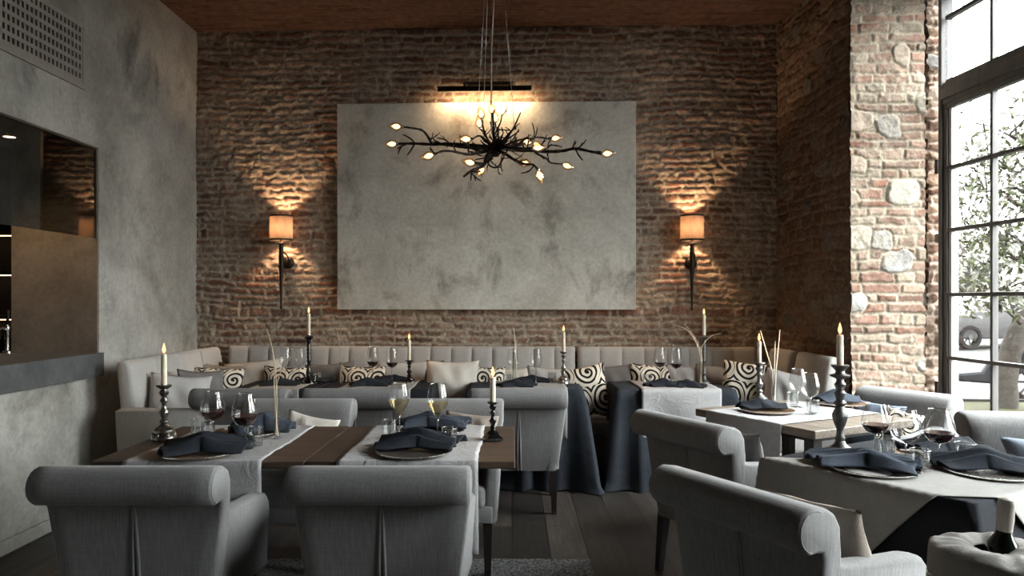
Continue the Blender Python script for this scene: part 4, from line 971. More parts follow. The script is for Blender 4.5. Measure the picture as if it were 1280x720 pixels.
wineglass('red wine glass below the right wall lamp, left of the pair', 825, 480, 434, 'plain', 1.12, 'redwine', .60)
wineglass('red wine glass below the right wall lamp, nearer the tall candlestick', 845, 482, 434, 'plain', 1.12, 'redwine', .60)
tumbler('water tumbler left of the red wines below the right wall lamp', 809, 481.5, .9)
plate('pale charger plate on the right dark-clothed table', 854, 480, 'plate_dark', .13)
napkin('charcoal napkin at the front of the right dark-clothed table', 832, 484, 4, .30, .14, 'navy', 3, lift=.004)
napkin('charcoal napkin in front of the tall grey candlestick', 862, 485, -6, .24, .12, 'navy', 3, lift=.004)
# pale wooden table
plate('charger plate on the left side of the weathered pale table', 959, 515, 'plate_wood', .155)
plate('charger plate on the far right side of the weathered pale table', 1052, 506, 'plate_wood', .155)
napkin('dark navy napkin rolled on the left plate of the weathered pale table', 954, 513, 8, .28, .15, 'navy', 2, high=.04)
napkin('slate blue napkin on the far right plate of the weathered pale table', 1048, 505, 8, .27, .14, 'slate', 3, high=.05)
wineglass('empty wine glass on the weathered pale table, further back, left one', 997, 509, 462, 'burgundy', .92)
wineglass('empty wine glass on the weathered pale table, right one, nearer us', 1013, 517, 466, 'burgundy', .92)
tumbler('water tumbler beside the twig vase on the weathered pale table', 991, 508, .95)
tumbler('water tumbler beside the right empty glass on the weathered pale table', 1016, 518, .95)
# right foreground table
plate('charger plate under the draped napkin by the large turned candlestick', 1092, 589, 'plate_dark')
plate('charger plate on the far side of the right foreground table', 1172, 572, 'plate_wood')
plate('charger plate near the right edge of the photo on the foreground table', 1240, 593, 'plate_dark')
napkin('dark blue napkin draped over the table edge in front of the large turned candlestick', 1080, 586, -20, .40, .27, 'slate', 5, high=.042, fan=.5)
napkin('navy napkin on the far plate of the right foreground table', 1186, 568, 6, .34, .19, 'navy', 4, high=.05)
napkin('navy napkin on the plate near the right edge of the photo', 1232, 589, -14, .38, .20, 'navy', 4, high=.045)
wineglass('red wine glass right of the large turned candlestick', 1094, 568, 506, 'burgundy', .98, 'redwine', .60)
wineglass('empty wine glass between the two red wines on the foreground table', 1132, 583, 512, 'burgundy', 1.0)
wineglass('red wine glass at the right of the foreground table, below the window', 1174, 583, 511, 'burgundy', 1.03, 'redwine', .60)
tumbler('water tumbler behind the first red wine of the foreground table', 1108, 571, 1.0)
tumbler('water tumbler in front of the empty glass on the foreground table', 1151, 589, 1.0)
tumbler('water tumbler in front of the navy napkin, nearest the right edge of the photo', 1207, 580, 1.05)
# knives beside the plates
def knife(label, px, py, deg):
    p = spot(px, py); t = thing('table_knife', label, 'knife', p, math.radians(deg), 'table knives')
    m = MB(); m.add([(-.002, 0, .003), (.010, 0, .003), (.011, .08, .003), (.004, .118, .003), (-.003, .10, .003), (-.002, 0, .0045), (.010, 0, .0045), (.011, .08, .004), (.004, .118, .004), (-.003, .10, .004)], [[4, 3, 2, 1, 0], [5, 6, 7, 8, 9]]+[[i, (i+1) % 5, 5+(i+1) % 5, 5+i] for i in range(5)])
    put('blade', m.mesh('blade', M['silver']), t)
    put('handle', MB().box(-.004, .010, -.10, 0, .0, .009, .003).mesh('handle', M['silver'], auto=40), t)
knife('silver knife left of the dark plate behind the white wine glasses', 486, 541, 10)
knife('silver knife beside the far plate behind the red wine glasses', 288, 538, 14)
knife('silver knife at the right edge of the right foreground table', 1262, 573, 55)

# glass tubes with dry twigs
def twig_vase(label, px, py, vtop, r, twigs, group='glass tube vases', mat='twig'):
    p = spot(px, py); H = zat(vtop, p.y)-TOPZ
    t = thing('tube_vase', label, 'vase', p, 0, group)
    put('tube', MB().lathe([(0, 0), (r, 0), (r, H), (r-.0018, H), (r-.0018, .012), (0, .010)], 20, cap=False).mesh('tube', M['glass'], auto=40), t)
    put('vase_foot', MB().lathe([(0, 0), (r*1.5, 0), (r*1.5, .004), (r, .008), (0, .008)], 20).mesh('vase_foot', M['glass'], auto=40), t)
    for k, (lab, pts, rad) in enumerate(twigs):
        rs = random.Random(px+k); P = []
        for i, (x, y) in enumerate(pts):
            w = atd(x, y, p.y); P.append(Vector((w.x, p.y+(.004*(k-1) if i == 0 else .045*i*(.5-((k*37) % 10)/10)), w.z)))
        P[0] = Vector((p.x+(k-1)*.004*(r/.012), p.y+.003*k-.003, TOPZ+.014)); L_ = smooth_line(P, 6)
        o = put('dry_twig', MB().tube(L_, [rad*.72*(1-.5*i/(len(L_)-1)) for i in range(len(L_))], 7).mesh('dry_twig', M[mat], True))
        tag(o, lab, 'twig', 'dry twigs in the tube vases')
twig_vase('glass tube vase on the brown table between the red and white wine settings', 346, 548, 486, .015, [
    ('thick dry twig leaning left in the vase on the brown table', [(345, 546), (344, 500), (340, 462), (333, 430), (325, 412)], .0062),
    ('dry twig bending right in the vase on the brown table', [(346, 546), (345, 495), (350, 470), (362, 450), (376, 436)], .0052),
    ('short straight twig in the vase on the brown table', [(344, 546), (343, 510), (342, 480), (341, 462)], .005)])
twig_vase('glass tube vase on the dark-clothed table left of the big cream cushion', 426, 480.5, 452, .014, [
    ('thin dry twig leaning left, standing near the pair of red wines', [(426, 480), (425, 455), (423, 432), (418, 411)], .006),
    ('thin pale twig leaning right, standing near the pair of red wines', [(426, 480), (427, 450), (425, 425), (429, 410)], .0045)])
twig_vase('glass tube vase on the centre table below the painting', 643, 480.5, 440, .016, [
    ('upright pale twig in the vase of the centre table', [(643, 480), (643, 455), (644, 430), (642, 410)], .0065),
    ('second upright twig in the vase of the centre table', [(644, 480), (645, 460), (645, 440), (646, 424)], .005)], mat='palewig')
twig_vase('glass tube vase on the right dark-clothed table, left of the tall candlestick', 876, 481, 452, .016, [
    ('pale twig arching left in the vase under the right wall lamp', [(876, 480), (876, 445), (870, 425), (860, 412), (847, 407)], .0055),
    ('pale twig leaning left in the vase under the right wall lamp', [(876, 480), (877, 448), (872, 430), (863, 415), (854, 405)], .0050),
    ('pale twig arching right in the vase under the right wall lamp', [(876, 480), (876, 445), (880, 430), (890, 420), (902, 417)], .0050)], mat='palewig')
twig_vase('glass tube vase on the weathered pale table, beside the candlestick', 968, 504, 461, .017, [
    ('pale twig leaning left in the vase on the weathered pale table', [(967, 503), (966, 465), (961, 440), (955, 414)], .007),
    ('pale twig leaning right in the vase on the weathered pale table', [(968, 503), (969, 465), (971, 440), (973, 412)], .007),
    ('short pale twig in the vase on the weathered pale table', [(968, 503), (968, 470), (969, 445), (970, 427)], .006)], mat='palewig')

# wine bucket in the near right corner
BX, BY = 1.05, 1.60
st = thing('bucket_stand', 'slim dark stand under the wine bucket in the lower right corner', 'stand', (BX, BY, 0))
m = MB(); m.lathe([(0, 0), (.13, 0), (.13, .012), (.05, .025), (.014, .05), (.014, .64), (.07, .66), (.11, .665), (.11, .675), (0, .675)], 28); put('stand_post', m.mesh('stand_post', M['iron'], auto=40), st)
bk = thing('wine_bucket', 'metal wine bucket with ring handles in the lower right corner', 'bucket', (BX, BY, .675))
m = MB(); m.lathe([(0, 0), (.075, 0), (.085, .01), (.100, .10), (.108, .19), (.112, .20), (.106, .203), (.098, .18), (.080, .015), (0, .012)], 32, cap=False); put('bucket_body', m.mesh('bucket_body', M['silver'], auto=50), bk)
for s in (-1, 1):
    m = MB(); m.tube([(s*(.104+.026*abs(math.sin(a))), .032*math.cos(a), .165-.012*math.sin(a)) for a in [PI*k/10 for k in range(11)]], .0045); put('ring_handle', m.mesh('ring_handle', M['silver'], True), bk)
def bucket_cloth():
    n, k = 96, 40; vs, fs = [], []; c = (BX-.004, BY-.012)
    for i in range(n):
        a = 2*PI*i/n; ln = .085+.045*math.sin(2*a+2.4)+.012*math.sin(5*a)
        for j in range(k+1):
            q = j/k; cr = .0028*math.sin(5*a+9*q)*math.sin(3*a-7*q+1)+.0012*math.sin(13*a+6*q)
            if q < .5: t = q/.5; r = .034+(.114-.034)*t; z = .884+.012*t*math.sin(2*a+.5)*(1-t)+cr*(.4+t)+.010*math.sin(t*PI)
            else: d = (q-.5)/.5; r = .1165+.012*d**.7+(.005*d*math.sin(7*a)+.006*d*math.sin(4*a+1)); z = .882-ln*d+cr*(1-d)-.010*(1-(1-d)**2)
            vs.append((c[0]+r*math.cos(a), c[1]+r*math.sin(a), z))
    for i in range(n):
        for j in range(k): p, q = i*(k+1)+j, ((i+1) % n)*(k+1)+j; fs.append([p, q, q+1, p+1])
    o = put('bucket_cloth', me_from('bucket_cloth', vs, fs, M['bucket_linen'], True)); sm = o.modifiers.new('thickness', 'SOLIDIFY'); sm.thickness = .003; sm.offset = 1
    tag(o, 'crumpled linen cloth draped over the wine bucket in the lower right corner', 'cloth')
bucket_cloth()
wb = thing('wine_bottle', 'dark wine bottle with paper-wrapped neck leaning in the bucket', 'bottle', (BX+.012, BY-.0, .70)); wb.rotation_euler = (0, math.radians(5), 0)
put('bottle_body', MB().lathe([(0, 0), (.036, 0), (.037, .006), (.037, .165), (.030, .195), (.018, .215), (.0155, .225), (0, .225)], 22).mesh('bottle_body', M['bottle'], auto=50), wb)
put('neck_wrap', MB().lathe([(.0155, .218), (.0165, .235), (.0175, .25), (.0168, .27), (.0175, .283), (.015, .293), (.006, .297), (0, .297)], 18).mesh('neck_wrap', M['foil'], auto=50), wb)

# ------------------------------------------------------------------ painting, picture lamp, sconces
a, b = backpt(421.5, 387, .075), backpt(795, 126, .075)
pw = (Vector((b.x, b.y, 0))-Vector((a.x, a.y, 0))).length
pt = thing('painting', 'large pale grey abstract canvas hanging on the brick wall', 'painting', (a.x, a.y, a.z), BROT)
m = MB(); m.box(0, pw, 0, .045, 0, b.z-a.z, .004); put('canvas', m.mesh('canvas', M['canvas']), pt)
m = MB(); m.box(.03, pw-.03, .045, .065, .03, b.z-a.z-.03); put('stretcher', m.mesh('stretcher', M['leg']), pt)
a, b = backpt(547.5, 112, .20), backpt(664.5, 112, .20); w = (b-a).length
pl = thing('picture_lamp', 'long dark metal picture lamp on the brick wall above the painting', 'lamp', (a.x, a.y, a.z), BROT)
m = MB(); v_, f_ = extrude([(-.022, -.020), (-.022, .022), (.022, .022), (.022, .012), (-.006, -.020)], [(0, 0), (w, 0)]); m.add(v_, f_); put('lamp_bar', m.mesh('lamp_bar', M['bronze']), pl)
m = MB(); m.add([(.02, .0206, .009), (w-.02, .0206, .009), (w-.02, .0022, -.0115), (.02, .0022, -.0115)], [[0, 1, 2, 3]]); put('lamp_tube', m.mesh('lamp_tube', M['lamp_strip']), pl)
m = MB(); m.box(w*.25, w*.79, .155, .185, .075, .112, .004); put('wall_bracket', m.mesh('wall_bracket', M['bronze']), pl)
for q in (.28, .76):
    m = MB(); m.tube(smooth_line([(w*q, .155, .09), (w*q, .09, .08), (w*q, .02, .02)]), .008); m.lathe([(0, -.012), (.016, -.012), (.016, .012), (0, .012)], 12, c=(w*q, .145, .092)); put('bracket_arm', m.mesh('bracket_arm', M['bronze'], auto=40), pl)
ld = bpy.data.lights.new('picture_lamp_light', 'AREA'); ld.shape = 'RECTANGLE'; ld.size = w*.92; ld.size_y = .02; ld.energy = 2.1; ld.color = (1, .66, .36); ld.spread = math.radians(150)
lo = link(bpy.data.objects.new('picture_lamp_light', ld), pl); lo.location = (w/2, .014, -.012); lo.rotation_euler = (math.radians(48), 0, 0)

def sconce(px, label):
    c = backpt(px, 285, .14); t = thing('wall_lamp', label, 'wall lamp', (c.x, c.y, c.z), BROT, 'torch wall lamps')
    r, h = .098, .108
    put('lamp_shade', MB().lathe([(r, -h), (r, h), (r-.0015, h), (r-.0015, -h), (r, -h)], 36, cap=False).mesh('lamp_shade', M['shade'], auto=40), t)
    for z in (-h-.004, h-.011): put('shade_rim', MB().lathe([(r-.003, z), (r+.004, z), (r+.004, z+.015), (r-.003, z+.015), (r-.003, z)], 36, cap=False).mesh('shade_rim', M['bronze'], auto=40), t)
    z0 = -h
    pr = [(0, -.715), (.008, -.712), (.012, -.70), (.007, -.69), (.008, -.66), (.012, -.55), (.017, -.40), (.020, -.36), (.026, -.345), (.020, -.33), (.020, -.30), (.024, -.25), (.019, -.235), (.022, -.215), (.017, -.20), (.022, -.18), (.017, -.165), (.020, -.15), (.040, -.142), (.042, -.134), (.016, -.128), (.011, -.12), (.011, -.06), (0, -.06)]
    put('torch_stem', MB().lathe(pr, 16).mesh('torch_stem', M['bronze'], auto=50), t)
    m = MB(); mt = Matrix.Rotation(-PI/2, 4, 'X'); m.lathe([(0, .10), (.056, .10), (.056, .112), (.046, .125), (.03, .132), (0, .136)], 20, mtx=Matrix.Translation((.016, .235, -.30)) @ Matrix.Rotation(PI/2, 4, 'X'))
    put('wall_boss', m.mesh('wall_boss', M['bronze'], auto=50), t)
    m = MB(); m.tube(smooth_line([(.016, .12, -.30), (.01, .06, -.31), (0, .01, -.29)]), .009); m.tube(smooth_line([(.03, .12, -.28), (.035, .05, -.24), (.015, .0, -.21)]), .006); put('bracket', m.mesh('bracket', M['bronze'], True), t)
    m = MB()
    for k in range(3): an = k*2*PI/3; m.tube([(0, 0, -.065), (r*math.cos(an), r*math.sin(an), -.07)], .002, 5)
    put('shade_carrier', m.mesh('shade_carrier', M['bronze']), t)
    put('bulb', MB().lathe([(.012, -.062), (.013, -.05), (.011, -.034), (.006, -.026), (0, -.024)], 12).mesh('bulb', M['bulbcore'], True), t)
    ld = bpy.data.lights.new('wall_lamp_light', 'POINT'); ld.energy = 9.5; ld.color = (1, .64, .36); ld.shadow_soft_size = .018
    lo = link(bpy.data.objects.new('wall_lamp_light', ld), t); lo.location = (0, 0, .0)
sconce(351.5, 'torch wall lamp with glowing parchment shade, left of the painting')
sconce(865, 'torch wall lamp with glowing parchment shade, right of the painting')

# ------------------------------------------------------------------ chandelier
CD = 4.5
def z2(zx, zy, dy=0.0): return atd(460+zx/3.765, 80+zy/3.763, CD+dy)
hub = z2(600, 400); ch = thing('chandelier', 'branch chandelier of dark metal twigs with small glowing bulbs, hanging before the painting', 'chandelier', hub)
rsc = random.Random(5)
limbs = [
 ([(600, 390, 0), (480, 383, .05), (380, 376, .10), (300, 378, .12), (220, 374, .1), (140, 375, .08)], .0115, (118, 376)),
 ([(300, 378, .12), (282, 342, .08), (255, 312, .03), (210, 302, 0), (165, 296, -.02)], .008, (135, 294)),
 ([(590, 405, 0), (520, 418, -.10), (470, 425, -.2), (400, 411, -.28), (350, 410, -.32), (315, 424, -.34)], .009, (290, 431)),
 ([(595, 400, 0), (560, 430, -.12), (545, 478, -.25), (490, 500, -.33), (450, 530, -.36)], .010, None),
 ([(490, 500, -.33), (486, 520, -.36), (484, 548, -.37)], .006, None),
 ([(500, 470, -.1), (520, 470, -.2), (545, 480, -.25)], .005, (482, 464)),
 ([(600, 390, 0), (592, 330, .02), (590, 280, .01), (588, 240, 0)], .009, (583, 214)),
 ([(592, 340, .02), (612, 300, .08), (625, 270, .1), (630, 238, .1)], .006, None),
 ([(590, 330, .1), (598, 300, .14), (602, 280, .16)], .005, (599, 256)),
 ([(585, 385, 0), (560, 350, .12), (540, 318, .2), (528, 305, .22)], .007, (525, 288)),
 ([(560, 350, .12), (545, 310, .16), (538, 275, .2), (536, 262, .2)], .006, (533, 240)),
 ([(580, 390, 0), (545, 350, -.12), (520, 338, -.2), (490, 355, -.25)], .007, (470, 354)),
 ([(600, 390, 0), (660, 388, .06), (720, 400, .1), (850, 412, .12), (920, 408, .12), (975, 398, .1), (1050, 412, .06), (1095, 422, .04)], .0115, (1124, 421)),
 ([(610, 395, 0), (680, 390, .2), (740, 372, .32), (790, 345, .4), (850, 352, .45)], .009, (880, 349)),
 ([(610, 400, 0), (650, 392, -.12), (710, 398, -.25), (770, 395, -.32)], .0085, (798, 394)),
 ([(740, 372, .32), (765, 362, .3), (775, 368, .28)], .005, (787, 376)),
 ([(610, 405, 0), (650, 425, -.12), (690, 452, -.24), (735, 470, -.34), (775, 473, -.4), (798, 495, -.42)], .009, (806, 518)),
 ([(690, 452, -.24), (705, 462, -.2)], .005, (724, 464)),
 ([(770, 400, .1), (800, 424, .2), (838, 443, .27), (860, 464, .3), (912, 470, .34)], .008, (934, 478)),
 ([(650, 390, .1), (700, 375, .25), (725, 370, .32)], .006, (740, 368)),
 ([(600, 405, 0), (570, 450, .15), (555, 470, .25), (548, 480, .3)], .006, (541, 490)),
 ([(590, 405, 0), (565, 440, .1), (570, 475, .15), (600, 488, .12), (622, 470, .1), (630, 440, .08)], .0065, None),
 ([(590, 396, .02), (500, 396, .08), (440, 392, .12), (395, 386, .14), (345, 380, .16)], .008, None),
 ([(385, 377, .1), (362, 356, .1), (325, 348, .12)], .0055, None),
 ([(610, 398, 0), (690, 406, .1), (760, 409, .15), (830, 400, .16), (864, 378, .18)], .0085, None),
 ([(612, 405, 0), (640, 430, .18), (625, 470, .28), (632, 505, .32)], .006, None),
]
def twigs_on(mb, line, rad, n, ln):
    for _ in range(n):
        i = rsc.randrange(1, len(line)-1); p = line[i]; t = (line[i+1]-line[i-1]).normalized()
        d = (t*rsc.uniform(.2, .9)+Vector((rsc.uniform(-1, 1), rsc.uniform(-1, 1), rsc.uniform(-.8, 1)))*.9).normalized()
        q = p+d*ln*rsc.uniform(.5, 1); k = (p+q)/2+Vector((rsc.uniform(-1, 1), rsc.uniform(-1, 1), rsc.uniform(-1, 1)))*ln*.12
        mb.tube(smooth_line([p, k, q], 3), [rad*.55, rad*.5, rad*.5, rad*.45, rad*.42, rad*.4, rad*.34], 6)
        q2 = q+(d+Vector((rsc.uniform(-1, 1), rsc.uniform(-1, 1), rsc.uniform(-.5, 1)))).normalized()*ln*.4; mb.tube([k, (k+q2)/2+d*ln*.1, q2], [rad*.45, rad*.4, rad*.3], 6)
for pts, rad, bulb in limbs:
    P = [z2(x, y, dy)-hub for x, y, dy in pts]; L_ = smooth_line(P, 5); n = len(L_)
    m = MB(); m.tube(L_, [rad*1.15*(1-.45*i/(n-1))*(1+.12*math.sin(i*1.9)) for i in range(n)], 8)
    total = sum((L_[i+1]-L_[i]).length for i in range(n-1)); twigs_on(m, L_, rad, max(1, int(total/.10)), .085)
    br = put('branch', m.mesh('branch', M['iron'], True), ch)
    if bulb:
        e_ = L_[-1]; c = z2(bulb[0], bulb[1], pts[-1][2])-hub; d = (c-e_); d = d.normalized() if d.length > 1e-4 else Vector((0, 0, 1))
        R_ = d.to_track_quat('Z', 'Y').to_matrix().to_4x4(); s0 = max((c-e_).length-.034, 0)
        mt = Matrix.Translation(e_) @ R_
        so = put('bulb_socket', MB().lathe([(0, -.004), (.010, -.002), (.012, s0+.006), (.009, s0+.012), (0, s0+.012)], 12, mtx=mt).mesh('bulb_socket', M['silver'], auto=40), br)
        m = MB().lathe([(.009, s0+.006), (.020, s0+.016), (.026, s0+.034), (.022, s0+.054), (.012, s0+.074), (.004, s0+.088), (0, s0+.092)], 14, mtx=mt); put('bulb', m.mesh('bulb', M['amber'], True), br)
        m = MB().lathe([(0, s0+.010), (.009, s0+.018), (.016, s0+.034), (.012, s0+.05), (0, s0+.066)], 10, mtx=mt); put('filament', m.mesh('filament', M['bulbglass'], True), br)
for k in range(16):                      # short twigs round the hub
    d = Vector((rsc.uniform(-1, 1), rsc.uniform(-1, 1), rsc.uniform(-.25, .9))).normalized(); r_ = rsc.uniform(.12, .24)
    L_ = smooth_line([d*.015, d*r_*.55+Vector((rsc.uniform(-1, 1), rsc.uniform(-1, 1), rsc.uniform(-1, 1)))*.03, d*r_+Vector((0, 0, rsc.uniform(0, .05)))], 4)
    m = MB(); m.tube(L_, [.0075*(1-.5*i/(len(L_)-1)) for i in range(len(L_))], 7); twigs_on(m, L_, .0075, 2, .07); put('branch', m.mesh('branch', M['iron'], True), ch)
put('hub', MB().lathe([(0, -.05), (.02, -.045), (.034, -.01), (.03, .03), (.014, .06), (0, .065)], 16).mesh('hub', M['iron'], True), ch)
topc = atd(617, -116, CD)-hub; topc.z = CEIL-hub.z
put('ceiling_canopy', MB().lathe([(0, -.04), (.05, -.04), (.062, -.02), (.065, 0), (0, 0)], 24, c=topc).mesh('ceiling_canopy', M['bronze'], auto=40), ch)
for k, (x0, y0, x1, dy, mat, r_) in enumerate(((598.5, 152, 607, -.16, 'wire', .0018), (602, 160, 609, .18, 'wire', .0018), (643, 158, 628, .02, 'wire', .0018), (614.5, 168, 617.5, 0, 'flex', .0042))):
    a, b = atd(x0, y0, CD)-hub+Vector((0, dy, 0)), Vector((topc.x+(x1-617)/F*CD*.5, topc.y, topc.z-.035))
    L_ = [a, b] if mat == 'wire' else smooth_line([a, a*.66+b*.34+Vector((-.006, 0, 0)), a*.33+b*.67+Vector((.006, 0, 0)), b], 5)
    put('suspension_cable', MB().tube(L_, r_, 6).mesh('suspension_cable', M[mat], True), ch)

# ------------------------------------------------------------------ the street outside
m = MB(); m.add([(3.2, -25, -.02), (60, -25, 1.1), (60, 60, 1.1), (3.2, 60, -.02), (3.2, -25, -.3), (60, -25, -.3), (60, 60, -.3), (3.2, 60, -.3)], [[0, 1, 2, 3], [7, 6, 5, 4], [0, 4, 5, 1], [1, 5, 6, 2], [2, 6, 7, 3], [3, 7, 4, 0]])
struct('street_ground', m.mesh('street_ground', M['street']))
m = MB(); m.box(-25, 3.2, -25, -2.9, -.3, -.02); struct('street_ground', m.mesh('street_ground', M['street']))
def gz(x): return -.02+1.12*(x-3.2)/56.8
pb = thing('planter', 'grey wooden planter box outside the window, round the foot of the tree', 'planter', (4.62, 6.72, gz(4.5)), math.radians(-4))
m = MB()
for i in range(3): m.box(-.86, .95, -.50, -.47, .02+i*.145, .155+i*.145, .004); m.box(-.86, .95, .47, .50, .02+i*.145, .155+i*.145, .004); m.box(-.86, -.83, -.47, .47, .02+i*.145, .155+i*.145, .004); m.box(.92, .95, -.47, .47, .02+i*.145, .155+i*.145, .004)
put('planter_wall', m.mesh('planter_wall', M['planter']), pb)
m = MB(); m.box(-.83, .92, -.47, .47, .02, .42); put('soil', m.mesh('soil', M['soil']), pb)
tr = thing('street_tree', 'pale leaning tree with white green foliage outside the window', 'tree', (4.62, 6.8, gz(4.6)))
T0 = Vector((4.62, 6.8, gz(4.6)))
def tpt(px, py, d=6.8): return atd(px, py, d)-T0
trunk = [tpt(1258, 506), tpt(1257, 480), tpt(1261, 450), tpt(1270, 420), tpt(1284, 392, 6.9), tpt(1310, 350, 7.0), tpt(1330, 300, 7.1)]; trunk[0].z = .3
LT_ = smooth_line(trunk, 5); m = MB(); m.tube(LT_, [.105*(1-.35*i/(len(LT_)-1))*(1+.05*math.sin(i*2.1)) for i in range(len(LT_))], 14); put('trunk', m.mesh('trunk', M['bark'], True), tr)
rt = random.Random(9); tips = []
limb_pts = [([(1325, 345), (1290, 330), (1262, 318), (1250, 296)], 7.0, .05), ([(1290, 385), (1262, 370), (1250, 345), (1243, 320)], 6.9, .022), ([(1276, 405), (1255, 385), (1235, 372), (1205, 362)], 6.7, .016), ([(1330, 310), (1300, 280), (1270, 255), (1240, 235)], 7.1, .04), ([(1250, 296), (1240, 262), (1225, 225), (1212, 200)], 7.0, .022), ([(1262, 318), (1240, 300), (1220, 285), (1195, 270)], 7.2, .018), ([(1330, 300), (1320, 240), (1290, 190), (1262, 168)], 7.2, .035), ([(1250, 345), (1232, 330), (1212, 322), (1192, 318)], 6.8, .012), ([(1290, 190), (1275, 215), (1255, 205), (1235, 190)], 7.0, .016), ([(1332, 300), (1380, 240), (1430, 190), (1470, 150)], 7.0, .05)]
for pts, d, r_ in limb_pts:
    L_ = smooth_line([tpt(x, y, d+.12*i*(rt.random()-.5)) for i, (x, y) in enumerate(pts)], 5)
    m = MB(); m.tube(L_, [r_*(1-.7*i/(len(L_)-1)) for i in range(len(L_))], 8)
    for i in range(3, len(L_), 2):
        p = L_[i]; q = p+Vector((rt.uniform(-.35, .25), rt.uniform(-.4, .4), rt.uniform(-.1, .4))); m.tube(smooth_line([p, (p+q)/2+Vector((0, 0, .05)), q], 3), [r_*.3+.002]*4+[r_*.2+.002]*2+[.002], 6); tips += [q, (p+q)/2]
    tips += L_[5:]; put('limb', m.mesh('limb', M['bark'], True), tr)
def leaves(name, mat, n, seed, size):
    r = random.Random(seed); vs, fs = [], []
    for _ in range(n):
        c = r.choice(tips)+Vector((r.gauss(0, .16), r.gauss(0, .22), r.gauss(0, .15)))
        if c.z < 1.25: continue
        a = Vector((r.gauss(0, 1), r.gauss(0, 1), r.gauss(0, 1))).normalized(); b = a.cross(Vector((r.gauss(0, 1), r.gauss(0, 1), r.gauss(0, 1)))).normalized(); s = size*r.uniform(.6, 1.2); k = len(vs)
        nn = a.cross(b)*s*.2
        vs += [c-a*s, c-b*s*.45+nn, c+a*s, c+b*s*.45+nn]; fs.append([k, k+1, k+2, k+3])
    o = put(name, me_from(name, vs, fs, M[mat], False), tr); o['kind'] = 'stuff'
leaves('foliage', 'leaf', 1500, 3, .045); leaves('blossom', 'blossom', 1500, 4, .045)
def wheel(mb, c, r, w, axis):            # a tyre ring; axis 'x' or 'y' is its spin axis
    mt = Matrix.Rotation(PI/2, 4, 'Y') if axis == 'x' else Matrix.Rotation(PI/2, 4, 'X')
    mb.lathe([(r*.70, -w/2), (r*.95, -w/2), (r, -w/4), (r, w/4), (r*.95, w/2), (r*.70, w/2), (r*.70, -w/2)], 22, c=c, mtx=mt, cap=False)
def hubm(mb, c, r, w, axis):
    mt = Matrix.Rotation(PI/2, 4, 'Y') if axis == 'x' else Matrix.Rotation(PI/2, 4, 'X')
    mb.lathe([(0, -w*.42), (r*.2, -w*.42), (r*.2, w*.42), (0, w*.42)], 14, c=c, mtx=mt)
    for k in range(7):
        a = 2*PI*k/7; p = Vector((math.cos(a)*r*.72, 0, math.sin(a)*r*.72)) if axis == 'y' else Vector((0, math.cos(a)*r*.72, math.sin(a)*r*.72)); mb.tube([Vector(c), Vector(c)+p], r*.06, 6)
def car(label, x, y, rz, mat):
    t = thing('parked_car', label, 'car', (x, y, gz(x)), rz, 'cars parked in the street')
    prof = [(-2.1, .35), (-2.12, .62), (-2.0, .86), (-1.45, .92), (-.85, 1.36), (-.5, 1.44), (.45, 1.42), (1.05, .98), (1.75, .88), (2.08, .72), (2.1, .38), (1.72, .26), (-1.72, .26)]
    cl = [(-.82, .06), (-.80, .02), (-.72, 0), (.72, 0), (.80, .02), (.82, .06)]; v, f = extrude([(a, b) for a, b in prof], cl)
    put('car_body', MB().add(v, f).mesh('car_body', M[mat], auto=35), t)
    gl = [(-1.22, .95), (-.80, 1.31), (-.48, 1.37), (.40, 1.35), (.90, .97)]; v, f = extrude(gl, [(-.832, 0), (.832, 0)]); put('car_window', MB().add(v, f).mesh('car_window', M['car_dark']), t)
    for sy in (-1.3, 1.32):
        for sx in (-.76, .76):
            m = MB(); wheel(m, (sx, sy, .31), .31, .2, 'x'); o = put('wheel', m.mesh('wheel', M['tyre'], auto=50), t)
            m = MB(); hubm(m, (sx, sy, .31), .31, .2, 'x'); put('wheel_rim', m.mesh('wheel_rim', M['car'], auto=50), o)
car('silver car parked across the street, its wheel showing beside the tree trunk', 12.9, 19.5, math.radians(96), 'car')
car('pale car parked further along the street behind the tree', 18.5, 20.5, math.radians(96), 'car')
